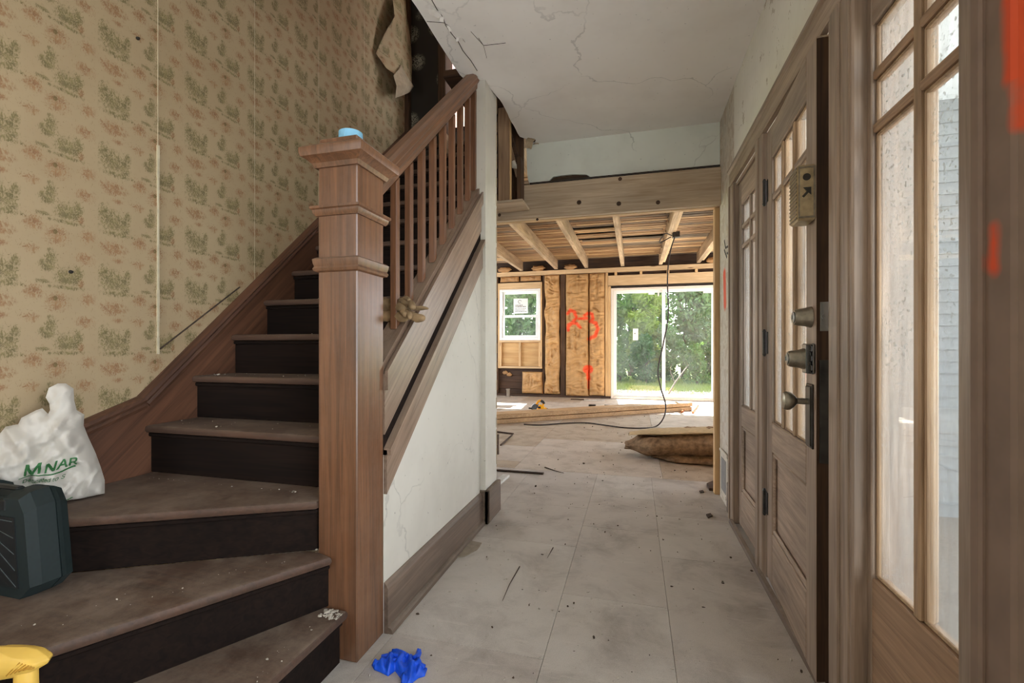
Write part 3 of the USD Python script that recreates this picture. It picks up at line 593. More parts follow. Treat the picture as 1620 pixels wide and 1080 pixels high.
riser_line(tuple(N2b), tuple(N2a), Z1, Z2)
riser_line(tuple(N3b + [0.03, 0.016]), tuple(N3a), Z2, Z3)
NS, Y4, RUN, RISE = 12, 1.436, 0.21, 0.195
for k in range(NS):
    y, z = Y4 + RUN * k, Z4 + RISE * k
    x1 = -1.052 if k == 0 else (-0.932 if k < 6 else -1.022)
    poly = [(-1.975, y), (x1, y), (x1, y + RUN + 0.045), (-1.975, y + RUN + 0.045)]
    if k == 0: poly = [(-1.975, y), (-1.052, y), (-1.052, y + RUN + 0.045), (-1.975, y + RUN + 0.045)]
    if k == NS - 1: poly = [(-1.975, y), (x1, y), (x1, 3.9), (-1.975, 3.9)]
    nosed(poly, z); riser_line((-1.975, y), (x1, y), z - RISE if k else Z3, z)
# wall string with its moulded cap
top = [(0.2, 0.412), (1.431, 0.838), (3.76, 3.025)]
MB().yz([(0.2, 0.0), (1.0, 0.0), (1.5, 0.35), (3.76, 2.45), top[2], top[1], top[0]], L + 0.001, L + 0.026).build("wall_string", "skirt_wood", st)
for a, b in ((top[0], top[1]), (top[1], top[2])):
    d = np.array([0, b[0] - a[0], b[1] - a[1]]); d /= np.linalg.norm(d); up = np.array([0, -d[2], d[1]])
    MB().sweep([(0, -0.035), (0.030, -0.035), (0.036, -0.022), (0.030, -0.012), (0.040, 0.0), (0.036, 0.012), (0.012, 0.02), (0, 0.02)], (L + .001, *a), (L + .001, *b), (1, 0, 0), up).build("string_cap", "skirt_wood", st)
# outer string: shoe rail, face board, shadow gap and lower moulding
ZT = lambda y: 0.965 + 0.93 * (y - 1.508)
y0, y1 = NY1 + 0.001, 2.604
def sloped(o0, o1): return [(y0, ZT(y0) + o0), (y1, ZT(y1) + o0), (y1, ZT(y1) + o1), (y0, ZT(y0) + o1)]
MB().yz(sloped(-0.225, 0.0), -0.931, -0.893).build("outer_string", "stringer_wood", st)
MB().yz(sloped(0.001, 0.034), -0.985, -0.905).build("shoe_rail", "stringer_wood", st)
MB().yz(sloped(-0.06, 0.012), -0.8925, -0.880).build("string_edge", "stringer_wood", st)
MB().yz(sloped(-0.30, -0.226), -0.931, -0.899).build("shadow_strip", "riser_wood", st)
ang = math.atan(0.93); d = np.array([0, math.cos(ang), math.sin(ang)]); up = np.array([0, -d[2], d[1]])
MB().yz(sloped(-0.445, -0.282), -0.8975, -0.884).build("lower_trim", "stringer_wood", st)
MB().yz(sloped(-0.300, -0.276), -0.8975, -0.868).build("lower_trim_bead", "stringer_wood", st)

MB().yz([(2.606, ZT(2.606) - .42), (3.42, ZT(3.42) - .42), (3.42, ZT(3.42) + .05), (2.606, ZT(2.606) + .05)], -1.02, -1.0).build("hidden_string", "old_dark", st)
# newel post
nw = thing("newel_post", "square brown wooden newel post with moulded cap at the foot of the stairs", "newel post", ((NX0 + NX1) / 2, (NY0 + NY1) / 2, 0))
MB().box(NX0, NX1, NY0, NY1, 0.001, 1.70, 0.004).build("shaft", "newel_wood", nw)
def ring(prof, z, name):
    """A moulding mitred round the post: prof is (projection, height) from the wood outwards."""
    cx, cy, hx, hy = (NX0 + NX1) / 2, (NY0 + NY1) / 2, (NX1 - NX0) / 2, (NY1 - NY0) / 2
    v = []; n = len(prof)
    for sx, sy in ((-1, -1), (1, -1), (1, 1), (-1, 1)):
        for p_, h in prof: v.append((cx + sx * (hx + p_), cy + sy * (hy + p_), z + h))
    f = []
    for c in range(4):
        for i in range(n):
            a, b = c * n + i, c * n + (i + 1) % n; e, g = ((c + 1) % 4) * n + i, ((c + 1) % 4) * n + (i + 1) % n; f += [[a, e, g], [a, g, b]]
    MB().add(np.array(v), np.array(f)).build(name, "newel_wood", nw, 25)
ring([(0.0005, 0), (0.010, 0.004), (0.013, 0.012), (0.009, 0.02), (0.012, 0.03), (0.014, 0.044), (0.006, 0.05), (0.0005, 0.05)], 1.316, "lower_band")
ring([(0.0005, 0), (0.006, 0.0), (0.012, 0.010), (0.014, 0.020), (0.020, 0.024), (0.020, 0.032), (0.0005, 0.034)], 1.508, "neck_band")
ring([(0.0005, 0), (0.008, 0.0), (0.014, 0.014), (0.028, 0.026), (0.040, 0.032), (0.044, 0.046), (0.044, 0.060), (0.036, 0.068), (0.0005, 0.070)], 1.672, "cap_moulding")
MB().box(NX0 + 0.002, NX1 - 0.002, NY0 + 0.002, NY1 - 0.002, 1.7425, 1.775, 0.004).build("cap_block", "newel_wood", nw)

# handrail and balusters
rl = thing("stair_railing", "brown wooden stair handrail with square balusters above the sloping string", "railing", (-0.94, 1.6, 1.1))
RC = lambda y: 1.665 + 0.925 * (y - 1.505)
ra, rb = np.array([-0.94, NY1 + 0.001, RC(NY1)]), np.array([-0.94, 2.64, RC(2.64)])
d = (rb - ra) / np.linalg.norm(rb - ra); up = np.cross(np.array([1.0, 0, 0]), d)
prof = [(-.020, -.042), (.020, -.042), (.022, -.022), (.030, -.016), (.036, -.004), (.033, .010), (.037, .018), (.034, .032), (.020, .043), (-.020, .043), (-.034, .032), (-.037, .018), (-.033, .010), (-.036, -.004), (-.030, -.016), (-.022, -.022)]
MB().sweep(prof, ra, rb, (1, 0, 0), up).build("handrail", "rail_wood", rl, 25)
for i in range(9):
    y = 1.662 + 0.1192 * i - (0.02 if i == 8 else 0); w = 0.0148
    z0, z1 = ZT(y - w) + 0.036, RC(y) - 0.068
    slope = 0.93 * w
    m = MB().box(-0.94 - w, -0.94 + w, y - w, y + w, z0, z1, 0.003)
    def fit(v, y=y, z0=z0, z1=z1): v = v.copy(); k = (v[:, 2] - z0) / (z1 - z0); v[:, 2] += 0.93 * (v[:, 1] - (y - w)) * (1 - k) + 0.925 * (v[:, 1] - y) * k; return v
    m.warp(fit).build("baluster", "baluster_wood", rl)

# ------------------------------------------------------------------ front door and its sidelights
casing = MB()
DF = R - 0.022
structure("trim_3", MB().sweep([(0, 0), (0.020, 0), (0.022, 0.01), (0.022, 0.078), (0.034, 0.084), (0.034, 0.098), (0.026, 0.108), (0, 0.108)], (R - .0005, 0.80, 2.05), (R - .0005, 3.08, 2.05), (-1, 0, 0), (0, 0, 1)), "door_wood_y")
structure("trim_4", MB().box(DF, R + 0.10, 2.985, 3.075, 0.001, 2.048, 0.005).box(DF - 0.008, DF + .01, 3.055, 3.076, 0.001, 2.05, 0.004), "door_wood")
structure("trim_5", MB().box(DF, R + 0.14, 2.325, 2.445, 0.001, 2.048, 0.005).box(DF - 0.006, R, 2.38, 2.43, 0.001, 2.048, 0.004), "door_wood")
structure("trim_6", MB().box(DF, R + 0.14, 1.425, 1.585, 0.001, 2.048, 0.005).box(DF - 0.007, R, 1.50, 1.56, 0.001, 2.048, 0.004).box(DF - 0.004, R, 1.44, 1.475, 0.001, 2.048, 0.003), "door_wood")
ocol = at_x(1605, 60, R - 0.03)
paint_mark("orange_casing", lin(136, 114, 98), [((0.908, 1.19), (0.908, 1.25), 0.0), ((0.868, 1.48), (0.872, 2.2), 0.010), ((0.864, 1.40), (0.866, 1.48), 0.002)], "yz", lin(222, 84, 40), 0.018)
structure("trim_7", MB().box(DF, R + 0.14, 0.955, 1.012, 0.001, 2.048, 0.005), "door_wood")
structure("trim_8", MB().box(DF - 0.010, R + 0.02, 0.868, 0.954, 0.001, 2.05, 0.006).box(DF - 0.018, R, 0.925, 0.95, 0.001, 2.05, 0.004), "orange_casing")
structure("trim_9", MB().box(R, R + 0.14, 0.99, 3.0, 2.03, 2.049, 0.003).box(R + .06, R + 0.14, 0.99, 3.0, -.01, 0.012, 0.003), "door_wood_y")
structure("baseboard_right", MB().box(R - 0.016, R, 3.08, 3.20, 0.001, 0.19, 0.004).sweep([(0, 0.001), (0.02, 0.001), (0.016, 0.02), (0, 0.024)], (R - .02, 1.0, 0), (R - .02, 3.0, 0), (-1, 0, 0), (0, 0, 1)), "base_wood")
structure("trim_10", MB().box(R - 0.012, R, 3.20, 3.44, 0.05, 0.34, 0.004).box(R - 0.018, R - .004, 3.19, 3.45, 0.34, 0.36, 0.004), "peeling_plaster")
MB().box(R - 0.0145, R - 0.011, 3.24, 3.40, 0.09, 0.31, 0.002).build("vent_plate", "grey_paint", "/World/trim_10")

def leaf_frame(name, parent, fn, w, zb, zt, stile, cols, rows, railz, worn, panels, xf=0.0, th=0.042):
    """A glazed leaf in its own frame: a runs along the leaf, d its depth (0 = hall face), z up. fn maps (a, d, z) to the room."""
    def part(nm, m, mt, **k):
        m.warp(lambda v: np.stack(fn(v[:, 0], v[:, 1], v[:, 2]), 1)).build(nm, mt, parent, **k)
    part("stile", MB().box(0, stile[0], 0, th, zb, zt, 0.003), "door_wood"); part("stile", MB().box(w - stile[1], w, 0, th, zb, zt, 0.003), "door_wood")
    a0, a1 = stile[0], w - stile[1]; e = 0.0006
    zg0, zg1 = rows[0], rows[-1]
    part("top_rail", MB().box(a0 + e, a1 - e, 0, th, zg1, zt, 0.003), worn[0])
    mw = 0.024
    cs = np.linspace(a0, a1, cols + 1)
    for c in cs[1:-1]:
        part("muntin", MB().box(c - mw / 2, c + mw / 2, 0.002, th - .002, zg0 + e, zg1 - e, 0.004).box(c - mw / 2 - .006, c + mw / 2 + .006, 0.012, th - .012, zg0 + e, zg1 - e, 0.003), worn[1])
    for z in rows[1:-1]:
        for k in range(cols):
            l_, r_ = cs[k] + (mw / 2 if k else e), cs[k + 1] - (mw / 2 if k < cols - 1 else e)
            part("glazing_bar", MB().box(l_, r_, 0.002, th - .002, z - mw / 2, z + mw / 2, 0.004).box(l_, r_, 0.012, th - .012, z - mw / 2 - .006, z + mw / 2 + .006, 0.003), worn[2])
    for k in range(cols):
        for j in range(len(rows) - 1):
            l_, r_, b_, t_ = cs[k] + mw / 2 * (k > 0), cs[k + 1] - mw / 2 * (k < cols - 1), rows[j] + mw / 2 * (j > 0), rows[j + 1] - mw / 2 * (j < len(rows) - 2)
            part("pane", MB().box(l_, r_, 0.0205, 0.0245, b_, t_, 0), "dirty_pane")
            bead = MB()
            for q in ((l_, l_ + .008, b_, t_), (r_ - .008, r_, b_, t_), (l_, r_, b_, b_ + .008), (l_, r_, t_ - .008, t_)): bead.box(q[0], q[1], 0.010, 0.020, q[2], q[3], 0.003)
            part("glazing_bead", bead, worn[1])
    prev = zg0
    for kind, z0, z1 in panels:
        if kind == "rail": part("rail", MB().box(a0 + e, a1 - e, 0, th, z0, z1, 0.004), worn[2])
        else:
            part("panel", MB().box(a0 + e, a1 - e, 0.018, 0.03, z0, z1, 0.002), "door_wood_y")
            fr = MB()
            for (A0, A1, B0, B1) in ((a0, a0 + .016, z0, z1), (a1 - .016, a1, z0, z1), (a0, a1, z0, z0 + .02), (a0, a1, z1 - .02, z1)): fr.box(A0 + e, A1 - e, 0.003, 0.018, B0, B1, 0.006)
            part("panel_moulding", fr, "door_wood_y")
# sidelight beyond the door, sidelight before it
s1 = numbered("/World/window_1"); UsdGeom.Xform.Define(stage, s1); locs[s1] = np.zeros(3); tag(s1, kind="structure")
leaf_frame("s", s1, lambda a, d, z: (R + 0.012 + d, 2.985 - a, z), 0.54, 0.012, 2.03, (0.075, 0.085), 2, [0.72, 1.645, 1.76, 1.888], None, ("door_wood_y", "door_wood", "door_wood_y"), [("rail", 0.60, 0.7195), ("panel", 0.22, 0.5995), ("rail", 0.012, 0.2195)])
s2 = numbered("/World/window_2"); UsdGeom.Xform.Define(stage, s2); locs[s2] = np.zeros(3); tag(s2, kind="structure")
leaf_frame("s", s2, lambda a, d, z: (R + 0.012 + d, 1.425 - a, z), 0.413, 0.012, 2.03, (0.024, 0.006), 2, [0.456, 1.632, 1.771, 1.903], None, ("door_wood_y", "worn_wood", "worn_wood_y"), [("rail", 0.012, 0.4555)])
# the door stands a little open into the hall, hung on the far post
dr = numbered("/World/door_1"); UsdGeom.Xform.Define(stage, dr); locs[dr] = np.zeros(3)
tag(dr, "brown glazed wooden front door standing ajar with brass locks", "door", kind="structure")
DA, DW = math.radians(3.2), 0.705
def dfn(a, d, z): return (R - 0.004 - a * math.sin(DA) + d * math.cos(DA), 2.318 - a * math.cos(DA) - d * math.sin(DA), z)
leaf_frame("d", dr, dfn, DW, 0.015, 2.028, (0.10, 0.105), 3, [0.733, 1.715, 1.888], None, ("door_wood_y", "worn_wood", "door_wood_y"), [("rail", 0.60, 0.7325), ("panel", 0.245, 0.5995), ("rail", 0.015, 0.2445)], th=0.044)
def dpart(name, m, mt, parent=dr, smooth=False, label=None):
    return m.warp(lambda v: np.stack(dfn(v[:, 0], v[:, 1], v[:, 2]), 1)).build(name, mt, parent, smooth, label)
dpart("worn_edge", MB().box(DW + .00005, DW + .0006, 0.001, 0.043, 0.02, 2.02, 0), "old_dark_z", label="dark grimy closing edge of the door")
dpart("edge_plate", MB().box(DW + .0002, DW + .004, 0.008, 0.036, 0.70, 1.02, 0.001), "dark_metal")
dpart("worn_edge", MB().box(DW + .00005, DW + .0006, 0.001, 0.043, 0.02, 2.02, 0), "old_dark_z", label="dark grimy closing edge of the door")
dpart("edge_plate", MB().box(DW + .0002, DW + .003, 0.010, 0.034, 1.11, 1.20, 0.001).lathe([(0.009, 0), (0.009, 0.005)], (DW + .002, 0.022, 1.155), (1, 0, 0), 14), "steel")
LK = DW - 0.052
def cylinder_lock(z, off):
    h = dpart("lock_cylinder", MB().lathe([(0.034, 0), (0.034, 0.004), (0.030, 0.016), (0.026, 0.042), (0.023, 0.048)], (LK - off, -0.0005 - (0.012 if off else 0), z), (0, -1, 0), 28), "brass", dr, 30, "tapered brass lock cylinder")
    dpart("key_face", MB().lathe([(0.018, 0), (0.018, 0.003), (0.008, 0.004)], (LK - off, -0.0485 - (0.012 if off else 0), z), (0, -1, 0), 20).box(LK - off - .0015, LK - off + .0015, -0.056 - (0.012 if off else 0), -0.05, z - .007, z + .007, 0), "steel", h)
cylinder_lock(1.157, 0.0); cylinder_lock(1.022, 0.025)
dpart("rim_lock", MB().box(LK - 0.055, DW - 0.004, -0.0125, -0.0004, 0.975, 1.072, 0.004), "steel", label="steel plate behind the lower lock")
k_ = MB()
for z in (0.985, 1.015, 1.045): k_.box(DW - 0.03, DW + 0.012, -0.020, -0.013, z, z + .02, 0.003)
k_.lathe([(0.007, 0), (0.007, 0.09)], (DW - 0.004, -0.020, 0.978), (0, 0, 1), 14); dpart("lock_knuckle", k_, "dark_metal")
dpart("escutcheon", MB().box(DW - 0.082, DW - 0.028, -0.009, -0.0004, 0.742, 0.936, 0.004).box(DW - 0.088, DW - 0.022, -0.005, -0.0004, 0.736, 0.942, 0.003), "dark_metal", label="dark tall lock plate behind the knob")
dpart("door_knob", MB().lathe([(0.010, 0), (0.010, 0.030), (0.014, 0.034), (0.022, 0.040), (0.029, 0.050), (0.030, 0.060), (0.026, 0.069), (0.014, 0.073)], (DW - 0.055, -0.009, 0.885), (0, -1, 0), 28), "brass", dr, 30, "round brass door knob")
bx_ = dpart("lock_box", MB().box(DW - 0.085, DW + 0.002, -0.052, -0.0004, 1.458, 1.632, 0.005), "old_brass_box", label="worn brass box fixed high on the closing stile")
dpart("box_rim", MB().box(DW + .0022, DW + .004, -0.049, -0.004, 1.464, 1.470, 0.001).box(DW + .0022, DW + .004, -0.049, -0.004, 1.620, 1.626, 0.001).box(DW + .0022, DW + .004, -0.049, -0.045, 1.47, 1.62, 0.001).box(DW + .0022, DW + .004, -0.008, -0.004, 1.47, 1.62, 0.001), "brass", bx_)
dpart("arrow_mark", MB().extrude([(-.036, 1.560), (-.014, 1.560), (-.014, 1.535), (-.021, 1.543), (-.034, 1.528), (-.039, 1.533), (-.026, 1.548)], lambda a, b, d: (d, a, b), DW + .0022, DW + .0032), "dark_metal", bx_)
dpart("box_keyhole", MB().lathe([(0.011, 0), (0.011, 0.0012)], (DW + .0022, -0.026, 1.592), (1, 0, 0), 18), "dark_metal", bx_)
m = MB()
for k in range(14): m.box(DW - 0.083, DW - 0.001, -0.0545, -0.0522, 1.464 + k * .012, 1.470 + k * .012, 0.001)
dpart("box_ridge", m, "brass", bx_)
for z in (0.30, 1.03, 1.72):
    m = MB().lathe([(0.007, 0), (0.007, 0.1)], (-0.006, -0.009, z), (0, 0, 1), 12).lathe([(0.009, 0), (0.005, 0.012)], (-0.006, -0.009, z + .1), (0, 0, 1), 10).lathe([(0.005, 0), (0.009, 0.012)], (-0.006, -0.009, z - .012), (0, 0, 1), 10)
    dpart("hinge", m.box(0.001, 0.03, -0.003, -0.0004, z, z + .1, 0.001), "dark_metal")

# sprayed marks and pencil strokes on the painted end of the wall
m = MB()
for a, b in (((1146, 380), (1148, 392)), ((1148, 392), (1155, 388)), ((1155, 388), (1154, 378)), ((1146, 395), (1150, 407)), ((1150, 400), (1156, 402))):
    m.bar((R - .001, *on_wall(*a)), (R - .001, *on_wall(*b)), 0.002, 0.014, up=(0, .7, .7), b=0)
m.build("pencil_mark", "ink", "/World/wall_right")

# ------------------------------------------------------------------ the porch behind the glass
structure("floor_porch", MB().box(R + 0.15, 3.6, -1.0, 3.58, -0.12, -0.05, 0), "porch_floor")
structure("ceiling_porch", MB().box(R + 0.15, 2.3, 0.9, 3.58, 2.62, 2.68, 0), "porch_paint")
wp = structure("wall_porch", MB().box(R + 0.15, 3.4, 3.50, 3.58, -0.1, 2.62, 0), "grey_paint")
k = 0
for z in np.arange(-0.08, 2.6, 0.075):
    MB().xz([(1.735, z), (3.38, z), (3.38, z + .074), (1.735, z + .074)], 3.478, 3.499).warp(lambda v, z=z: np.c_[v[:, 0], v[:, 1] - 0.012 * (1 - (v[:, 2] - z) / .075) * (v[:, 1] < 3.49), v[:, 2]]).build("clapboard", "clapboard", wp)
structure("wall_porch_end", MB().box(R + 0.15, 1.73, 3.36, 3.499, -0.1, 2.62, 0.01), "porch_paint")

# ------------------------------------------------------------------ back room: ceiling
G_J = "old ceiling joists of the back room"
JX = [-3.1, -2.35, -1.595, -0.961, -0.236, 0.497, 1.20, 1.95]
jl = ["ceiling joist at the far left above the small window", "second ceiling joist from the left, above the small window", "ceiling joist above the narrow insulation strip", "ceiling joist over the wide paper-faced insulation",
      "ceiling joist above the left edge of the sliding door", "ceiling joist carrying the hanging cord", "ceiling joist over the right pane of the sliding door", "ceiling joist behind the beam at the far right"]
for i, x in enumerate(JX):
    if i in (0, 7): continue
    w = 0.07; p = thing("ceiling_joist", "pale old wooden " + jl[i], "joist", (x, 6.5, 2.7), G_J)
    MB().box(x - w / 2, x + w / 2, 3.62, 9.50, 2.70, 2.90, 0.004).build("joist", "joist_wood", p)
    if i in (2, 3, 5):
        m = MB()
        for y in np.arange(5.0, 9.3, 0.55): m.box(x - w / 2 - 0.022, x - w / 2 - .0005, y, y + 0.07, 2.78, 2.82, 0.003)
        m.build("nailing_block", "joist_wood", p)
    if i in (5, 6): MB().box(x + w / 2 + .001, x + w / 2 + 0.042, 3.62, 9.3, 2.71, 2.88, 0.003).build("sister_board", "new_lumber_y", p)
cl = structure("ceiling_003", MB().box(-4.6, 3.2, 3.87, 9.9, 3.02, 3.06, 0), "dark_gap")
y = 4.6; k = 0
while y < 9.55:
    wd = 0.085 + 0.05 * RNG.random()
    if k not in (22, 25, 29): gaps = [(-4.5, 3.1)]
    else: gaps = [(-4.5, -1.0), (-0.2, 3.1)] if k != 29 else [(-4.5, -0.96), (0.5, 3.1)]
    for a, b in gaps:
        cuts = sorted([a, b] + [c + 0.3 * (RNG.random() - .5) for c in ((-2.35, 0.497) if k % 2 else (-0.961, 1.95)) if a < c < b])
        for q in range(len(cuts) - 1):
            MB().box(cuts[q] + .002, cuts[q + 1] - .002, y, y + wd - 0.008 - 0.022 * RNG.random(), 2.902 + 0.004 * RNG.random(), 2.922, 0.003).build("plank", ("plank_wood", "plank_wood_grey", "plank_wood_pale", "plank_wood")[RNG.integers(4)], cl)
    y += wd; k += 1

# ------------------------------------------------------------------ back room: walls
XW0, XW1, ZW0, ZW1 = -2.90, -1.915, 0.60, 2.46
wb = structure("wall_back", MB().xz(Polygon([(-4.6, -0.2), (3.2, -0.2), (3.2, 3.0), (-4.6, 3.0)], [[(-0.50, -0.1), (-0.50, 2.30), (1.56, 2.30), (1.56, -0.1)], [(-2.84, 1.24), (-2.84, 2.29), (-1.96, 2.29), (-1.96, 1.24)]]), BY + 0.10, BY + 0.16), "old_dark")
for z in np.arange(0.0, 0.6, 0.15): MB().box(-4.4, -1.86, BY + 0.085, BY + 0.099, z, z + 0.143, 0.003).build("sheathing_board", "old_dark", wb)
def stud(name, m, x0, x1, z0, z1, yo=0.0, dp=0.095): MB().box(x0, x1, BY + yo, BY + yo + dp, z0, z1, 0.003).build(name, m, wb)
stud("stud", "old_dark_z", -1.52, -1.415, 0.05, 2.60); stud("stud", "old_dark_z", -1.905, -1.865, 0.05, 2.60, 0.02, .075); stud("stud", "old_dark_z", -2.96, -2.905, 0.05, 2.60)
stud("stud", "new_lumber_z", -0.588, -0.532, 0.05, 2.60); stud("stud", "new_lumber_z", -0.530, -0.475, 0.05, 2.315); stud("stud", "new_lumber_z", 1.565, 1.62, 0.05, 2.6)
stud("stud", "old_dark_z", -3.6, -3.55, 0.05, 2.6); stud("stud", "old_dark_z", -0.92, -0.90, 0.05, 2.6, 0.03, .065)
stud("sill_plate", "old_dark", -4.5, -0.475, 0.001, 0.048)
MB().box(-4.5, 3.1, BY - 0.02, BY + 0.098, 2.605, 2.695, 0.004).build("top_plate", "new_lumber_x", wb)
stud("header", "new_lumber_x", -0.528, 1.62, 2.33, 2.535)
for x in (-0.40, 0.10, 0.62, 1.15): stud("cripple", "new_lumber_z", x, x + 0.05, 2.537, 2.603)
MB().box(-0.47, 1.56, BY + 0.06, BY + .098, 2.275, 2.325, 0.004).build("packing_strip", "tar_paper_and_gap_shade", wb)
# window opening framing
for a, b, c, d, m_ in ((XW0, -2.862, 0.60, 2.46, "new_lumber_z"), (-1.948, XW1, 0.60, 2.46, "new_lumber_z"), (-2.861, -1.949, 2.32, 2.46, "new_lumber_x"), (-2.861, -1.949, 1.165, 1.21, "new_lumber_x"), (-2.861, -1.949, 0.60, 0.645, "new_lumber_x"), (-2.43, -2.385, 0.646, 1.164, "new_lumber_z"), (-2.86, -2.82, 0.646, 1.164, "new_lumber_z"), (-1.99, -1.95, 0.646, 1.164, "new_lumber_z")):
    stud("framing", m_, a, b, c, d, -0.006)
stud("ply_infill", "ply_panel", -2.818, -2.432, 0.647, 1.163, 0.05, .02); stud("ply_infill", "ply_panel", -2.383, -1.992, 0.647, 1.163, 0.05, .02)
for x, z in ((-3.1, .52), (-2.75, .5), (-2.66, .46)): MB().add(trimesh.creation.icosphere(2, 1)).warp(lambda v, x=x, z=z: v * [.06, .03, .045] * (1 + .5 * (meshkit.noise(v * 3)[:, None] - .5)) + [x, BY + .07, z]).build("paper_tatter", "kraft_dark", wb, True)

# small hung window
w3 = numbered("/World/window_3"); UsdGeom.Xform.Define(stage, w3); locs[w3] = np.zeros(3); tag(w3, kind="structure")
X0, X1, A, B = -2.86, -1.95, 1.212, 2.318
def frame(m, x0, x1, z0, z1, wd, y0, y1, b=0.004):
    return m.box(x0, x0 + wd, y0, y1, z0, z1, b).box(x1 - wd, x1, y0, y1, z0, z1, b).box(x0 + wd, x1 - wd, y0, y1, z0, z0 + wd, b).box(x0 + wd, x1 - wd, y0, y1, z1 - wd, z1, b)
frame(MB(), X0, X1, A, B, 0.055, BY - 0.01, BY + 0.09).build("window_frame", "vinyl", w3)
MZ = 1.735
sU = frame(MB(), X0 + .056, X1 - .056, MZ - .02, B - .056, 0.045, BY + 0.045, BY + 0.075).build("sash", "vinyl", w3); sL = frame(MB(), X0 + .056, X1 - .056, A + .056, MZ + .02, 0.05, BY + 0.008, BY + 0.04).build("sash", "vinyl", w3)
MB().box(X0 + .10, X1 - .10, BY + .058, BY + .062, MZ + .02, B - .10, 0).build("pane", "clear_pane", sU); MB().box(X0 + .105, X1 - .105, BY + .022, BY + .026, A + .105, MZ - .03, 0).build("pane", "clear_pane", sL)
st_ = MB().box(-2.56, -2.24, BY + .0535, BY + .0565, 1.80, 2.12, 0).build("sticker", "sticker", sU)
def wall_text(t, x, y, z, h, mt, par, bold=False):
    tm = meshkit.text_mesh(t, h, 0.001, bold); v = np.array(tm.vertices)
    MB().add(np.c_[x + v[:, 0], y - v[:, 2], z + v[:, 1]], np.array(tm.faces)).build("print", mt, par)
m = MB()
th = np.linspace(0.3, 5.2, 24); m.tube(np.c_[-2.42 + .035 * np.cos(th), np.full(24, BY + .053), 2.05 + .035 * np.sin(th)], 0.005, 5)
for i, (z, w_) in enumerate(((1.965, .16), (1.935, .22), (1.895, .24), (1.865, .20), (1.835, .24))):
    x = -2.52
    while x < -2.52 + w_: q = .012 + .03 * RNG.random(); m.box(x, x + q, BY + .0525, BY + .0534, z, z + (.016 if i < 2 else .010), 0); x += q + .008
MB().add(np.vstack(m.v), np.vstack(m.f)).build("print_marks", "ink", w3)

# sliding patio door
d2 = numbered("/World/door_2"); UsdGeom.Xform.Define(stage, d2); locs[d2] = np.zeros(3); tag(d2, "pale framed sliding glass patio door with stickers on its panes", "door", kind="structure")
X0, X1, A, B = -0.472, 1.562, 0.002, 2.272
frame(MB(), X0, X1, A, B, 0.05, BY - 0.005, BY + 0.10).build("door_frame", "alu_frame", d2)
XM = 0.57
for x0, x1, yo in ((X0 + .051, XM + .02, 0.05), (XM - .035, X1 - .051, 0.01)):
    s_ = frame(MB(), x0, x1, A + .051, B - .051, 0.058, BY + yo, BY + yo + 0.035).build("door_panel", "vinyl", d2)
    MB().box(x0 + .055, x1 - .055, BY + yo + .016, BY + yo + .020, A + .105, B - .105, 0).build("pane", "clear_pane", s_)
for x, z, w_, h_, yo in ((-0.035, 1.20, .105, .24, .05), (0.27, 2.125, .12, .05, .05), (0.45, 2.09, .03, .09, .05), (1.30, 2.12, .15, .05, .01), (1.47, 2.05, .03, .1, .01)):
    s_ = MB().box(x, x + w_, BY + yo + .011, BY + yo + .0155, z, z + h_, 0).build("sticker", "sticker", d2)
    if h_ > .2: MB().box(x + .03, x + .05, BY + yo + .0102, BY + yo + .0108, z + .13, z + .15, 0).build("print", "ink", d2)
MB().box(XM - .03, XM - .012, BY - .012, BY + .009, .95, 1.2, .003).build("door_handle", "alu_frame", d2)

# insulation between the studs
kt = []
def wpt(px, py): q = at_y(px, py, BY - 0.03); return (float(q[0]), float(q[2]))
def strokes(pts, r): return [(wpt(*pts[i]), wpt(*pts[i + 1]), r) for i in range(len(pts) - 1)]
marks = strokes([(898, 496), (902, 491), (909, 493), (912, 503), (905, 511), (898, 518), (899, 522)], .02) + strokes([(899, 514), (904, 511), (912, 511), (918, 518)], .018) + strokes([(916, 504), (928, 503)], .015) + strokes([(925, 499), (931, 495), (937, 497), (938, 505), (933, 508)], .016) + strokes([(933, 508), (943, 511), (946, 520), (942, 531), (932, 536)], .02) + [(wpt(929, 584), wpt(932, 584), .07), (wpt(930, 590), wpt(931, 600), .02), (wpt(931, 600), wpt(931, 614), .003)]
kraft("kraft_marked", lin(196, 152, 98), marks)
def batt(x0, x1, z0, z1, label, mt, bulge=0.05, jag=0.0, group=None, lower=None):
    zs = np.linspace(z0, z1, 24)
    right = [(x1 + jag * (meshkit.noise(np.array([[z * 5, x1, 0.2]]))[0] - .5), z) for z in zs]; left = [(x0 + jag * (meshkit.noise(np.array([[z * 5, x0, 4.2]]))[0] - .5), z) for z in zs[::-1]]
    poly = Polygon(right + left)
    def fold(a, b, s):
        wv = meshkit.noise(np.stack([a * 6, b * 5, a * 0 + x0], -1)); q = np.stack([a * 4 + 1.2 * wv, b * 15 + 2.6 * wv, a * 0 + x0], -1)
        return 1.0 - 3.4 * np.abs(meshkit.fbm(q, 2) - .5) - 1.4 * np.abs(meshkit.noise(np.stack([a * 16, b * 5 + wv, a * 0 + 9], -1)) - .5)
    v, f = inflate(poly, bulge, 0.07, 0.018, fold, True)
    p = thing("insulation_batt", label, "insulation", ((x0 + x1) / 2, BY, z0), group)
    MB().add(np.c_[v[:, 0], BY + 0.035 - v[:, 2], v[:, 1]], f[:, ::-1]).build("facing", mt, p, 50)
    return p
pa = batt(-1.408, -0.925, 0.03, 2.60, "wide brown paper-faced insulation batt sprayed with an orange 2", "kraft_marked", 0.06, 0.02)
pb = batt(-0.918, -0.594, 0.05, 2.60, "brown paper-faced insulation batt beside the patio door, sprayed with orange 3", "kraft_marked", 0.055, 0.01)
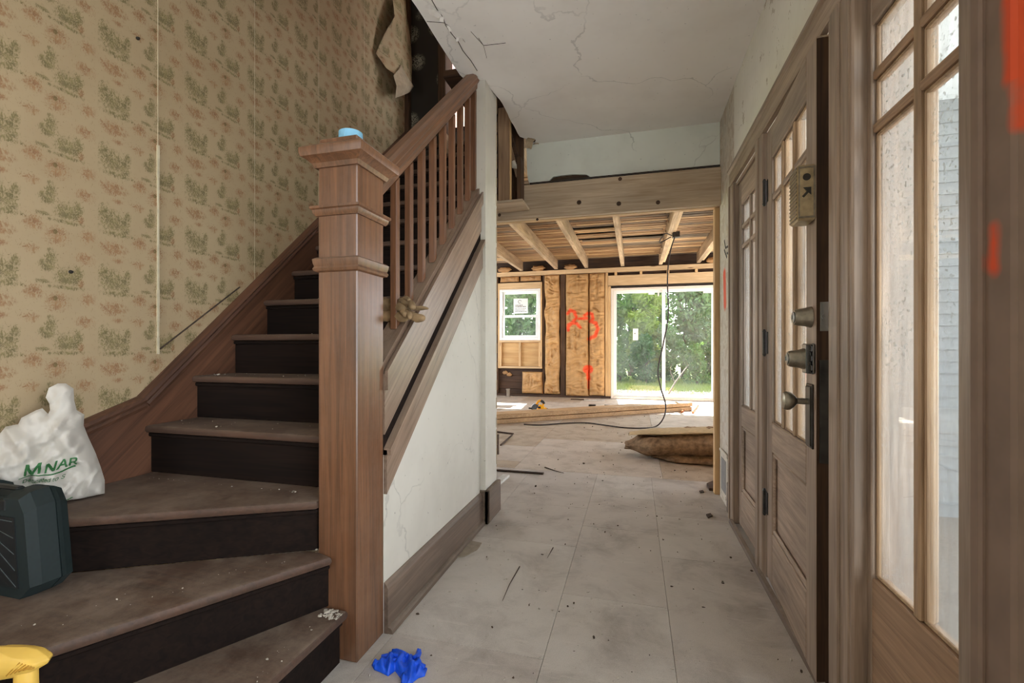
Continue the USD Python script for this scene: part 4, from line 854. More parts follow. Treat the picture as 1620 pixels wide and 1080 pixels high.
pc = batt(-1.858, -1.53, 0.06, 2.60, "tall narrow brown insulation batt right of the small window", "kraft", 0.055, 0.06)
pd = batt(-2.36, -1.90, 0.06, 0.53, "short brown insulation batt on the floor below the small window", "kraft", 0.05, 0.03)
pe = batt(-2.86, -2.42, 2.485, 2.60, "small brown insulation piece over the window's left half", "kraft_dark", 0.035, 0.03); pf = batt(-2.40, -1.93, 2.49, 2.60, "small brown insulation piece over the window's right half", "kraft_dark", 0.035, 0.03)
# short stretches of insulation and debris above the top plate
for i, (x, w_) in enumerate(((-2.75, .3), (-2.0, .28), (-1.3, .25), (1.5, .3))):
    p = thing("insulation_scrap", ("crumpled insulation scrap between joists above the small window's left side", "crumpled insulation scrap above the small window's right corner", "crumpled insulation scrap above the narrow batt", "crumpled insulation scrap above the right end of the door header")[i], "insulation", (x, BY, 2.7))
    MB().add(trimesh.creation.icosphere(3, 1)).warp(lambda v, x=x, w_=w_: v * [w_ * .5, .05, .055] * (0.6 + .8 * meshkit.fbm(v * 2.5 + x, 3)[:, None]) + [x, BY - .01, 2.75]).build("facing", "kraft_dark", p, True)
def side_wall(name, x0, x1, mt):
    """An outer wall of the back room with two wide openings, added out of view to let in daylight."""
    structure(name, MB().yz(Polygon([(3.5, 0), (9.7, 0), (9.7, 3.0), (3.5, 3.0)], [[(4.2, 0.5), (6.3, 0.5), (6.3, 2.55), (4.2, 2.55)], [(6.9, 0.5), (9.2, 0.5), (9.2, 2.55), (6.9, 2.55)]]), x0, x1), mt)
side_wall("wall_back_left", -4.7, -4.6, "old_dark"); side_wall("wall_back_right", 3.2, 3.3, "old_dark")
structure("wall_back_front", MB().box(R + 0.02, 3.3, 3.61, 3.70, 0, 3.0, 0), "ply_panel")
structure("wall_closet", MB().box(-4.6, -2.05, 3.5, 3.6, 0, 3.0, 0), "old_dark")

# ------------------------------------------------------------------ outside
structure("ground", MB().box(-40, 40, 9.8, 60, -0.40, -0.30, 0), "grass_soil")
structure("ground_gravel", MB().box(-8, 10, 9.8, 15.2, -0.30, -0.285, 0), "gravel")
def blades(n, x0, x1, y0, y1, h):
    x, y = x0 + (x1 - x0) * RNG.random(n), y0 + (y1 - y0) * RNG.random(n); a = RNG.random(n) * 6.28; hh = h * (.5 + RNG.random(n)); w_ = .012
    c = np.stack([x, y, np.full(n, -.30)], -1); t = np.stack([np.cos(a) * w_, np.sin(a) * w_, a * 0], -1); up_ = np.stack([(RNG.random(n) - .5) * h, (RNG.random(n) - .5) * h, hh], -1)
    v = np.stack([c - t, c + t, c + up_], 1).reshape(-1, 3); return v, np.arange(3 * n).reshape(-1, 3)
g = numbered("/World/lawn_grass"); locs[g] = np.zeros(3); used["/World/lawn_grass"] = 0
gp = MB().add(*blades(26000, -7, 6, 14.6, 20.0, .10)).add(*blades(1500, -4, 4, 12.5, 14.6, .06)).build("lawn_grass", "grass_blade"); tag(gp, "short bright green grass behind the gravel patch outside", "grass", kind="stuff")
def leaf_cards(cs, rs, n, size, seed, squash=0.8):
    r = np.random.default_rng(seed); pick = r.integers(len(cs), size=n); d = r.normal(size=(n, 3)); d /= np.linalg.norm(d, axis=1, keepdims=True)
    rad = 0.55 + 0.45 * r.random(n) ** 0.5
    p = np.asarray(cs)[pick] + d * (np.asarray(rs)[pick] * rad)[:, None] * [1, 1, squash]
    a = r.normal(size=(n, 3)) + d * 0.4; a /= np.linalg.norm(a, axis=1, keepdims=True); b = np.cross(a, r.normal(size=(n, 3))); b /= np.linalg.norm(b, axis=1, keepdims=True)
    s = (size * (.6 + .8 * r.random(n)))[:, None]
    v = np.stack([p - a * s, p + b * s * .45, p + a * s, p - b * s * .45], 1).reshape(-1, 3); k = np.arange(n)[:, None] * 4
    return v, np.vstack([k + [0, 1, 2], k + [0, 2, 3]])
def tree(x, y, h, w, lm, label, seed, n=5200, leaf_s=0.11, trunk=0.11, low=0.25, cat="tree", name="broadleaf_tree"):
    r = np.random.default_rng(seed); p = thing(name, label, cat, (x, y, -.3)); zb = -.3
    tp = [np.array([x, y, zb - .05])]
    for k in range(1, 6): tp.append(np.array([x + .12 * r.normal(), y + .1 * r.normal(), zb + h * .16 * k]))
    MB().tube(tp, np.linspace(trunk, trunk * .35, 6), 8).build("trunk", "bark", p, True)
    nb = 16; cs = []; rs = []
    for k in range(nb):
        z = low + (1 - low) * (k + .5) / nb; ww = w * (math.sin(math.pi * min(1, .18 + z * .72)) ** .7); a = r.random() * 6.28; q = ww * .55 * r.random() ** .5
        c = np.array([x + q * math.cos(a), y + q * math.sin(a), zb + h * z]); cs.append(c); rs.append(w * (.28 + .2 * r.random()))
        if k % 3 == 0: MB().tube([tp[min(5, 1 + int(z * 4))], (c + tp[min(5, 1 + int(z * 4))]) / 2 + [0, 0, .1], c], [trunk * .35, trunk * .22, .01], 6).build("branch", "bark", p, True)
    MB().add(*leaf_cards(cs, rs, n, leaf_s, seed)).build("foliage", lm, p)
TR = [(-0.9, 19.6, 6.4, 1.9, "leaf_mid", "mid green tree filling the left edge of the patio door"), (0.55, 18.6, 3.4, 1.05, "leaf_bright", "bright yellow-green young tree seen left of the door's centre stile"),
      (-0.15, 22.5, 8.0, 2.4, "leaf_dark", "tall dark tree standing behind the young bright tree"), (1.9, 19.8, 6.8, 1.9, "leaf_grey", "greyish green tree seen through the right door panel"), (3.2, 21.5, 7.6, 2.3, "leaf_mid", "leafy tree at the right edge of the patio door"),
      (1.3, 24.0, 9.0, 2.6, "leaf_dark", "tallest dark tree at the back between the two door panels"), (-2.3, 23.0, 8.4, 2.6, "leaf_mid", "tree far behind the wall with the insulation"),
      (-4.6, 17.5, 6.2, 2.1, "leaf_grey", "feathery grey-green tree outside the small window"), (-5.6, 20.0, 8.0, 2.6, "leaf_dark", "dark tree deep behind the small window's tree"), (4.6, 24.5, 9.0, 2.8, "leaf_dark", "dark tree at the back beyond the right door edge"), (-3.9, 21.5, 8.4, 2.2, "leaf_bright", "lighter tree behind the right half of the small window")]
for i, (x, y, h, w, lm, lb) in enumerate(TR): tree(x, y, h, w, lm, lb, 50 + i, 7000 if y < 21 else 6000, trunk=.16 if i in (2, 5) else .1, low=.16)
for i, (x, y, lb) in enumerate(((-0.7, 17.6, "low green bush at the grass edge, left door panel"), (0.4, 17.4, "low bush below the bright young tree"), (1.2, 17.9, "low dark bush seen at the door's centre stile"), (2.1, 17.6, "low bush at the grass edge, right door panel"), (2.9, 18.1, "low bush at the right edge of the patio door view"))):
    tree(x, y, 1.3 + .4 * (i % 3), .75, ("leaf_mid", "leaf_dark", "leaf_grey")[i % 3], lb, 90 + i, 2600, .07, .04, .12, "bush", "low_bush")
p = thing("fallen_branch", "thin bare fallen branch leaning on the gravel outside the door", "branch", (1.0, 13, -.28))
MB().tube([(0.75, 12.2, -.27), (1.05, 13.0, .1), (1.35, 13.6, .42), (1.5, 14.0, .55)], [.03, .025, .018, .01], 6).build("stem", "bark", p, True)
MB().tube([(1.05, 13.0, .1), (.95, 13.3, .4), (1.0, 13.4, .6)], [.018, .012, .006], 5).build("twig", "bark", p, True)

# ------------------------------------------------------------------ things in the back room
def catmull(pts, n=12):
    p = np.asarray(pts, float); p = np.vstack([2 * p[0] - p[1], p, 2 * p[-1] - p[-2]]); out = []
    for i in range(1, len(p) - 2):
        t = np.linspace(0, 1, n, endpoint=False)[:, None]; a, b, c, d = p[i - 1:i + 3]
        out.append(.5 * (2 * b + (c - a) * t + (2 * a - 5 * b + 4 * c - d) * t ** 2 + (3 * b - a - 3 * c + d) * t ** 3))
    return np.vstack(out + [p[-2:-1]])
# boards stacked on the floor
e0, e1 = np.array([-2.3, 5.72]), np.array([0.90, 8.20]); ax = (e1 - e0) / np.linalg.norm(e1 - e0); sd = np.array([-ax[1], ax[0]])
for i, (row, lay, a0, a1, lb) in enumerate(((0, 0, 0.0, 4.03, "front lower board of the long pile on the back room floor"), (1, 0, 0.05, 4.06, "rear lower board of the long pile on the back room floor"),
                                           (0, 1, 0.03, 4.05, "front upper board of the long pile on the back room floor"), (1, 1, 0.0, 4.0, "rear upper board of the long pile on the back room floor"))):
    z = 0.002 + lay * 0.068; c = sd * (row * 0.142)
    p = thing("lumber_board", "pale " + lb, "board", (*(e0 + c), z), "boards of the long pile")
    MB().bar((*(e0 + ax * a0 + c), z + .03), (*(e0 + ax * a1 + c + sd * .004 * i), z + .03), 0.138, 0.06, b=0.005).build("board", "pile_lumber", p)
# circular saw, lying on its side
sx, sy = -1.42, 6.95
p = thing("circular_saw", "yellow and black circular saw lying on the back room floor behind the boards", "power saw", (sx, sy, 0))
def sw(v): return np.asarray(v) + [sx, sy, 0]
MB().lathe([(0.066, 0), (0.072, 0.004), (0.072, 0.028), (0.064, 0.034)], sw((-.075, .075, .105)), (-.35, -1, .15), 28).build("blade_guard", "steel", p, 30)
MB().lathe([(0.070, 0), (0.070, 0.003)], sw((-.082, .030, .10)), (-.35, -1, .15), 28).build("saw_blade", "dark_metal", p, 30)
MB().lathe([(0.050, 0), (0.062, 0.01), (0.064, 0.09), (0.056, 0.10), (0.060, 0.105), (0.060, 0.14), (0.048, 0.15)], sw((-.03, -.04, .13)), (1, .1, -.55), 24).build("motor_housing", "saw_yellow", p, 30)
MB().lathe([(0.0612, 0), (0.0612, 0.03), (0.048, 0.042)], sw((.085, -.028, .068)), (1, .1, -.55), 24).build("motor_cap", "black_rubber", p, 30)
MB().tube(catmull([sw((-.06, .0, .17)), sw((-.03, .01, .215)), sw((.02, .01, .225)), sw((.05, .0, .19)), sw((.04, -.01, .14))]), 0.017, 10).build("handle", "saw_yellow", p, True)
MB().tube([sw((.015, .01, .226)), sw((.052, .0, .205)), sw((.062, 0, .18))], 0.021, 10).build("handle_grip", "black_rubber", p, True)
MB().bar(sw((-.15, .03, .012)), sw((.10, .05, .012)), .13, .006, b=.002).build("base_plate", "steel", p)
MB().lathe([(.012, 0), (.012, .05)], sw((-.12, -.05, .11)), (-1, -.3, .1), 12).build("depth_knob", "black_rubber", p, 30)
MB().box(sx - .02, sx + .03, sy - .1, sy - .094, .12, .15, .002).build("badge", "black_rubber", p)
# bits lying further back
q = at_z(936, 646); p = thing("utility_box", "small dark metal box lying on the floor behind the boards", "box", (*q[:2], 0))
frame(MB(), q[0] - .05, q[0] + .07, .002, .07, .006, q[1] - .03, q[1] + .03).box(q[0] - .05, q[0] + .07, q[1] + .028, q[1] + .032, .002, .07, .001).build("shell", "dark_metal", p)
q = at_z(947, 645); p = thing("trowel", "small dark tool with pale blade beside the metal box on the floor", "tool", (*q[:2], 0))
MB().bar((q[0] - .02, q[1], .02), (q[0] + .12, q[1] + .05, .03), .06, .012, b=.004).build("blade", "steel", p); MB().tube([(q[0] + .10, q[1] + .04, .035), (q[0] + .2, q[1] + .08, .03)], .018, 8).build("grip", "black_rubber", p, True)
for i, (a, b, lb) in enumerate((((1079, 651), (1094, 638), "short copper pipe lying at the right end of the boards"), ((1096, 652), (1104, 641), "copper pipe offcut lying furthest right on the sunlit floor"))):
    a, b = at_z(*a, .016), at_z(*b, .016); p = thing("copper_pipe", lb, "pipe", tuple(a)); MB().tube([a, b], .016, 12).build("pipe", "copper", p, 40); MB().lathe([(.017, 0), (.017, .02)], a, a - b, 12).build("pipe_end", "copper", p, 30)
for (px, py, w_, m_, lb) in ((917, 632.3, .36, "old_dark", "thin dark wood strip lying under the insulation batts"), (940, 633.5, .40, "white_strip", "thin pale strip lying on the floor near the patio door")):
    q = at_z(px, py); p = thing("floor_strip", lb, "strip", tuple(q)); MB().box(q[0] - w_ / 2, q[0] + w_ / 2, q[1] - .02, q[1] + .02, .001, .016, .003).build("strip", m_, p)
q = at_z(795, 628); q[1] = 9.45; p = thing("pipe_stub", "short dusty pipe stub rising from the floor at the far left", "pipe", (-2.62, 9.4, 0))
MB().lathe([(.05, .001), (.05, .02), (.035, .022), (.035, .14), (.045, .142), (.045, .17)], (-2.62, 9.4, 0), (0, 0, 1), 16).build("stub", "tile_scrap", p, 30)
# hanging cord with its box
bxp = np.array([0.575, 6.95, 2.70])
p = thing("hanging_cord", "dark power cord hanging from a ceiling box and trailing across the floor", "cord", tuple(bxp))
hang = [bxp, at_y(1060, 400, 6.9), at_y(1056, 440, 6.85), at_y(1057, 500, 6.8), at_y(1049, 545, 6.75), at_y(1041, 585, 6.7), at_y(1045, 612, 6.6), at_z(1053, 640, .30), at_z(1052, 658, .03), at_z(1038, 674, .01)]
hang[7] = at_y(1053, 640, 6.5); hang[8] = at_y(1050, 660, 6.35); hang[8][2] = max(hang[8][2], .02)
tail = [at_z(1015, 677, .009), at_z(985, 676, .009), at_z(955, 672, .009), at_z(925, 668.5, .009), at_z(890, 669.5, .009), at_z(855, 672, .009), at_z(829, 671, .009)]
MB().tube(catmull(hang + tail, 10), 0.0085, 8).build("cable", "cable", p, True)
MB().box(bxp[0] - .05, bxp[0] + .05, bxp[1] - .05, bxp[1] + .05, 2.64, 2.72, .004).build("junction_box", "dark_metal", p)
MB().tube(catmull([bxp + [-.05, 0, -.03], bxp + [-.16, -.1, -.02], bxp + [-.22, .1, -.10], bxp + [-.06, .12, -.02]]), .007, 6).build("wire_loop", "cable", p, True)
# folded insulation lying by the right-hand post
v0 = np.array([-0.09, 4.42])
p = thing("loose_insulation", "folded brown fibreglass batt lying on the floor by the new post", "insulation", (0.4, 4.6, 0))
def slope_pad(z_off, x0, x1, yw, h0, h1, seed, mt, name, tk, ny=16, nx=44):
    """A folded pad rising to the right: closed loop cross-sections along x."""
    rows = []
    for i in range(nx):
        t = i / (nx - 1); x = x0 + (x1 - x0) * t; hh = h0 + (h1 - h0) * t ** .8; k = smoothstep(np.array(t * 6))[()] * smoothstep(np.array((1 - t) * 8 + .3))[()]
        th = np.linspace(0, 2 * np.pi, ny, endpoint=False)
        yy = np.cos(th) * yw * (0.55 + .45 * k); zz = np.sin(th) * tk * (0.25 + .75 * k)
        nz = (meshkit.fbm(np.stack([np.full(ny, x * 6), np.cos(th) * 2 + seed, np.sin(th) * 3], -1), 4) - .5)
        rows.append(np.stack([x + nz * .05, 4.66 + yy + nz * .10 - .10 * t, np.maximum(z_off + hh + zz * (1 + 1.4 * nz), .002 + .003 * (zz > 0))], -1))
    v = np.vstack(rows); f = []
    for i in range(nx - 1):
        for j in range(ny): a, b = i * ny + j, i * ny + (j + 1) % ny; f += [[a, a + ny, b + ny], [a, b + ny, b]]
    c = len(v); v = np.vstack([v, rows[0].mean(0), rows[-1].mean(0)])
    f += [[c, (j + 1) % ny, j] [::-1] for j in range(ny)] + [[c + 1, (nx - 1) * ny + j, (nx - 1) * ny + (j + 1) % ny][::-1] for j in range(ny)]
    return MB().add(v, np.array(f)).build(name, mt, p, True)
slope_pad(0.07, -0.09, 1.45, .24, .02, .15, 1.0, "fibreglass", "folded_batt", .115)
slope_pad(0.02, 0.15, 1.45, .27, .0, .02, 5.0, "fibreglass", "under_layer", .05)
slope_pad(0.175, -0.05, 1.45, .17, .03, .165, 3.0, "kraft_edge", "paper_facing", .018)
# base stubs and scraps on the hall floor left of the opening
p = thing("base_offcut", "short dark brown base offcut standing behind the end of the stair wall", "base offcut", (-1.2, 4.5, 0))
q = at_z(789, 719); MB().box(q[0] - .12, q[0] + .0, q[1] - .0, q[1] + .02, .001, .20, .004).build("board", "base_wood", p)
def flat_bar(name, a, b, w_, h_, mt, label, cat):
    a, b = at_z(*a), at_z(*b); q = thing(name, label, cat, tuple((a + b) / 2)); MB().bar((*a[:2], h_ / 2 + .001), (*b[:2], h_ / 2 + .001), w_, h_, b=.003).build("strip", mt, q)
flat_bar("floor_strip", (770, 743.5), (860, 750), .03, .012, "old_dark", "dark wood strip lying across the floor behind the stair wall", "strip")
flat_bar("floor_strip", (780, 772), (801, 754), .06, .02, "white_strip", "white painted offcut lying beside the end of the stair wall", "offcut")
flat_bar("floor_strip", (780, 683), (812, 687), .03, .015, "old_dark", "upper dark strip edging the floor patch by the boards", "strip"); flat_bar("floor_strip", (810, 689), (792, 705), .02, .012, "old_dark", "short slanting dark strip edging the floor patch by the boards", "strip")
def splinter(name, pts, r, mt, label, cat):
    pp = [at_z(*q, r + .001) for q in pts]; q = thing(name, label, cat, tuple(pp[0])); MB().tube(pp, np.linspace(r, r * .3, len(pp)), 6).build("splinter", mt, q, True)
splinter("wood_splinter", [(862, 739), (880, 745), (892, 748)], .006, "dark_crumb", "thin dark splinter at the joint between hall and back room floors", "splinter")
splinter("wood_splinter", [(822, 896), (806, 924), (795, 950)], .003, "dark_crumb", "long thin dark splinter in the middle of the hall floor", "splinter")
splinter("wood_splinter", [(875, 866), (866, 882)], .003, "dark_crumb", "short dark splinter in the middle of the hall floor", "splinter")
# broken pieces along the base
def chip(name, pts, h_, mt, label, cat):
    pp = [tuple(at_z(*q)[:2]) for q in pts]; c = np.mean(pp, 0); q = thing(name, label, cat, (*c, 0)); MB().xy(pp, .001, h_).build("chip", mt, q)
chip("tile_scrap", [(716, 883), (743, 856), (762, 860), (755, 870), (735, 881)], .006, "tile_scrap", "broken flat floor tile scrap beside the stair base board", "tile scrap")
chip("bark_scrap", [(1118, 768), (1128, 764), (1140, 772), (1138, 778), (1122, 776)], .02, "old_dark", "dark wood scrap at the foot of the new post", "wood scrap")
chip("dark_scrap", [(1117, 815), (1124, 813), (1127, 817), (1120, 820)], .008, "dark_crumb", "small dark scrap on the floor before the far sidelight", "scrap")
chip("dark_scrap", [(1106, 777), (1112, 776), (1114, 779), (1108, 780)], .006, "dark_crumb", "tiny dark scrap on the floor left of the new post", "scrap")

# ------------------------------------------------------------------ loose dirt
def crumbs(n, place, s0, s1, mt, name, label, cat="debris"):
    base = trimesh.creation.icosahedron(); bv, bf = np.array(base.vertices), np.array(base.faces); vs, fs = [], []
    for i in range(n):
        c = place(); s = s0 + (s1 - s0) * RNG.random() ** 3; v = bv * s * (0.5 + RNG.random(3)) * (0.7 + .6 * RNG.random((12, 1))); v[:, 2] *= .6
        vs.append(v + c + [0, 0, -v[:, 2].min()]); fs.append(bf + 12 * i)
    p = MB().add(np.vstack(vs), np.vstack(fs)).build(name, mt); tag(p, label, cat, kind="stuff")
crumbs(420, lambda: np.array([-0.83 + 1.38 * RNG.random(), 1.1 + 4.0 * RNG.random() ** 1.2, 0.0005]), .0015, .006, "crumb", "plaster_crumbs", "pale plaster crumbs scattered over the hall floor")
crumbs(260, lambda: np.array([-0.83 + 1.38 * RNG.random(), 1.2 + 6.5 * RNG.random(), 0.0005]), .002, .009, "dark_crumb", "dark_crumbs", "dark specks of dirt scattered over the floors")
def on_stair():
    k = RNG.integers(0, 9)
    if k == 0: t = RNG.random(); return np.array([-0.955 - .05 * t, .6 + .7 * RNG.random(), Z1])
    if k == 1: a = RNG.random(); c = N2a + (N2b - N2a) * a * .7; return np.array([c[0] - .05 - .25 * RNG.random() * (a + .1), c[1] + .02 + .03 * RNG.random(), Z2])
    if k == 2: return np.array([-1.1 - .8 * RNG.random(), 1.38 + .02 * RNG.random(), Z3])
    k -= 3; return np.array([-1.97 + .9 * RNG.random(), Y4 + RUN * k + .02 + .16 * RNG.random(), Z4 + RISE * k])
crumbs(240, on_stair, .001, .005, "crumb", "stair_crumbs", "pale crumbs scattered on the stair treads")
crumbs(60, lambda: np.array([-1.0 + .07 * RNG.random(), 1.27 + .05 * RNG.random(), Z1]), .002, .008, "crumb", "newel_crumbs", "heap of plaster crumbs at the newel post's foot")

# ------------------------------------------------------------------ things near the stairs
# roll of tape on the newel post
q = at_y(555, 220, (NY0 + NY1) / 2 - .01); tz = 1.7755
p = thing("tape_roll", "roll of light blue masking tape lying on the newel post", "tape roll", (q[0], q[1], tz))
m = m3.Manifold.cylinder(.042, .041, .041, 40) - m3.Manifold.cylinder(.06, .030, .030, 40).translate((0, 0, -.005)); m = m.translate((q[0], q[1], tz))
MB().add(m).build("tape", "tape_blue", p, 40)
MB().add((m3.Manifold.cylinder(.0415, .0299, .0299, 32) - m3.Manifold.cylinder(.06, .027, .027, 32).translate((0, 0, -.005))).translate((q[0], q[1], tz))).build("core", "kraft_edge", p, 40)
MB().tube([(q[0] + .004, q[1] - .0412, tz + .04), (q[0] + .001, q[1] - .0414, tz + .025), (q[0] + .005, q[1] - .0412, tz + .002)], .0009, 5).build("tape_end", "tape_side", p)
# plastic carrier bag
b0, e1 = np.array([-1.925, 1.04, 0]), np.array([0.6, 0.8, 0])
bp = lambda pts: [on_plane(*q, b0, e1) for q in pts]
out = bp([(-8, 760), (-8, 700), (-3, 690), (10, 674), (30, 670), (35, 660), (58, 648), (68, 645), (77, 654), (80, 648), (79, 638), (73, 628), (78, 613), (92, 606), (105, 606), (117, 614), (118, 632), (122, 648), (134, 655), (133, 672), (140, 690), (152, 716), (160, 738), (166, 758), (166, 779), (130, 792), (96, 803), (60, 812), (0, 812), (-8, 805)])
out = [(a, max(z, Z3 + .004)) for a, z in out]; poly = Polygon(out).buffer(0)
def fold(a, b, s):
    w_ = meshkit.fbm(np.stack([a * 22 + b * 12, b * 8 - a * 9, a * 0 + 3 * s], -1), 3); r2 = meshkit.fbm(np.stack([a * 34 - b * 16, b * 14 + a * 8, a * 0 + 7], -1), 2)
    return 0.9 * (w_ - .5) - 1.3 * (np.abs(r2 - .5) - .12) + 0.16 * np.sin(a * 70 + b * 34 + 3 * meshkit.noise(np.stack([a * 9, b * 9, a * 0], -1)))
v, f = inflate(poly, .058, .09, .007, fold)
nn = np.array([e1[1], -e1[0], 0])
p = thing("shopping_bag", "white plastic shopping bag with green lettering standing on the stairs by the wall", "bag", tuple(b0 + e1 * .2 + [0, 0, Z3]))
def bagpt(a, z, d): return b0 + np.asarray(a)[:, None] * e1 + np.asarray(d)[:, None] * nn + np.asarray(z)[:, None] * [0, 0, 1]
hollow = smoothstep((v[:, 1] - .78) / .1)
MB().add(bagpt(v[:, 0], v[:, 1], v[:, 2] * (1 - .45 * hollow) + .01), f).build("sack", "bag_plastic", p, True)
from scipy.spatial import cKDTree
front = v[v[:, 2] > 0]; KD = cKDTree(front[:, :2])
def on_bag(a, z, lift):
    dist, ix = KD.query(np.c_[a, z], k=4); w_ = 1 / (dist + 1e-4); h = (front[ix, 2] * w_).sum(1) / w_.sum(1); hl = smoothstep((z - .78) / .1)
    return bagpt(a, z, h * (1 - .45 * hl) + .01 + lift)
def bag_text(t, px, py, px2, py2, h, bold, shear=.25, name="print"):
    (a0, z0), (a1, z1) = on_plane(px, py, b0, e1), on_plane(px2, py2, b0, e1); tm = meshkit.text_mesh(t, h, .001, bold); tm = trimesh.Trimesh(*trimesh.remesh.subdivide_to_size(tm.vertices, tm.faces, .008))
    w_ = np.array(tm.vertices); x = w_[:, 0] / w_[:, 0].max(); ln = a1 - a0
    a = a0 + x * ln + w_[:, 1] * shear; z = z0 + (z1 - z0) * x + w_[:, 1]
    MB().add(on_bag(a, z, .005 + w_[:, 2]), np.array(tm.faces)).build(name, "green_ink", p)
bag_text("M", 42, 746, 70, 741, .034, True, .15); bag_text("NAR", 75, 741, 126, 728, .026, True, .15); bag_text("Dedicated to S", 40, 759, 106, 750, .012, False)
sw_ = [on_plane(*q, b0, e1) for q in ((36, 752), (52, 746), (75, 744), (100, 740), (122, 732))]; sw_ = np.array(catmull([(a, z, 0) for a, z in sw_], 8)); MB().tube(on_bag(sw_[:, 0], sw_[:, 1], .002), np.linspace(.0008, .003, len(sw_)), 5).build("print", "green_ink", p)
sw_ = [on_plane(*q, b0, e1) for q in ((90, 794), (104, 788), (118, 780))]; sw_ = np.array(catmull([(a, z, 0) for a, z in sw_], 8)); MB().tube(on_bag(sw_[:, 0], sw_[:, 1], .001), .0016, 5).build("print", "green_ink", p)
# dark green tool case on the second step
CX0, CX1, CY0, CY1, CZ0, CZ1 = -1.985, -1.597, 0.868, 0.966, Z2 + .001, Z2 + .302
p = thing("tool_case", "dark green plastic tool case standing on the lower stair in front of the bag", "tool case", ((CX0 + CX1) / 2, (CY0 + CY1) / 2, CZ0))
def case_half(y0, y1, taper_front, name, mt):
    sec = [(CX0, CZ0 + .03), (CX0 + .03, CZ0), (CX1 - .05, CZ0), (CX1 - .004, CZ0 + .04), (CX1 - .030, CZ1 - .045), (CX1 - .055, CZ1 - .004), (CX1 - .12, CZ1 - .004), (CX1 - .13, CZ1 - .025), (CX0 + .12, CZ1 - .025), (CX0 + .11, CZ1 - .004), (CX0 + .03, CZ1 - .004), (CX0, CZ1 - .04)]
    c = np.mean(sec, 0); rings = []
    for y, k in ((y0, taper_front[0]), (y0 + (y1 - y0) * .35, taper_front[1]), (y1, taper_front[2])): rings.append([(c[0] + (a - c[0]) * k, y, c[1] + (z - c[1]) * k) for a, z in sec])
    v = np.array(rings); v[:, :, 2] += CZ0 - v[:, :, 2].min(axis=1)[:, None]; n = len(sec); f = []
    for r in range(2):
        for i in range(n): j = (i + 1) % n; f += [[r * n + i, (r + 1) * n + j, r * n + j], [r * n + i, (r + 1) * n + i, (r + 1) * n + j]]
    t = trimesh.creation.triangulate_polygon(Polygon(sec), engine="earcut")[1] if False else np.array(trimesh.creation.triangulate_polygon(Polygon(sec), engine="earcut")[1])
    f = np.vstack([np.array(f), t, t[:, ::-1] + 2 * n]); return MB().add(v.reshape(-1, 3), f).build(name, mt, p)
case_half(CY0, CY0 + .064, (.93, .985, 1.0), "front_shell", "case_green"); case_half(CY0 + .067, CY1, (1.0, .99, .95), "rear_shell", "case_green")
MB().xz([(CX0 + .05, CZ0 + .03), (CX1 - .060, CZ0 + .03), (CX1 - .078, CZ1 - .075), (CX0 + .06, CZ1 - .075)], CY0 - .003, CY0 + .001).build("front_panel", "case_dark", p)
for k in range(5):
    z = CZ0 + .055 + k * .045; x1 = CX1 - .068 - .004 * k; MB().bar((x1 - .20, CY0 - .0035, min(z + .115, CZ1 - .08)), (x1, CY0 - .0035, z - .02), .0015, .002, b=0).build("panel_rib", "case_line", p)
MB().box(CX1 - .115, CX0 + .115, CY0 + .022, CY0 + .045, CZ1 - .012, CZ1 + .0, .008).build("carry_handle", "case_dark", p); MB().box(CX1 - .155, CX1 - .115, CY0 - .0025, CY0 + .03, CZ1 - .06, CZ1 - .03, .003).build("latch", "case_dark", p)
# yellow plastic tool at the lower left
c = np.array([-1.30, 0.665, 0.43])
r_ = np.array([CS, SN, 0]); fwd = np.array([-SN, CS, 0])
p = thing("plastic_handle", "yellow ribbed plastic tool handle standing on the lowest stair", "tool", (*c[:2], Z1))
def yp(px, py):
    a, z = on_plane(px, py, c, r_); return a, z
prof = [yp(*q) for q in ((-60, 1035), (-30, 1026), (0, 1023), (40, 1023), (58, 1027), (72, 1036), (78, 1042), (75, 1049), (60, 1058), (30, 1068), (0, 1073), (-40, 1078), (-70, 1070))]
v, f = inflate(prof, .026, .03, .007, None)
def yw(v): return c * [1, 1, 0] + v[:, :1] * r_ - v[:, 2:3] * fwd + v[:, 1:2] * [0, 0, 1]
MB().add(yw(v), f).build("grip", "yellow_plastic", p, True)
for k in range(6):
    (a0, z0), (a1, z1) = yp(34 + 6.5 * k - 4, 1056 - 2.2 * k), yp(52 + 4.5 * k - 2, 1036 + 1.6 * k)
    g_ = np.array([(a0, z0, .0245), ((a0 + a1) / 2, (z0 + z1) / 2, .0262), (a1, z1, .0235)]); MB().tube(yw(g_ * [1, 1, 1]), .0014, 5).build("rib", "yellow_groove", p)
(a0, z0), (a1, z1) = yp(27, 1060), yp(56, 1060); s_ = [yw(np.array([[(a0 + a1) / 2, z, 0]]))[0] for z in (Z1 + .02, .30, z0 + .01)]
MB().tube(s_, [.022, .020, .019], 16).build("stem", "yellow_plastic", p, True); MB().lathe([(.05, 0), (.055, .006), (.05, .02), (.024, .03)], (s_[0][0], s_[0][1], Z1 + .001), (0, 0, 1), 24).build("foot", "yellow_plastic", p, 35)
(a0, z0) = yp(3, 1052); MB().lathe([(.007, 0), (.007, .002)], yw(np.array([[a0, z0, .024]]))[0], -fwd, 14).build("button", "yellow_groove", p)
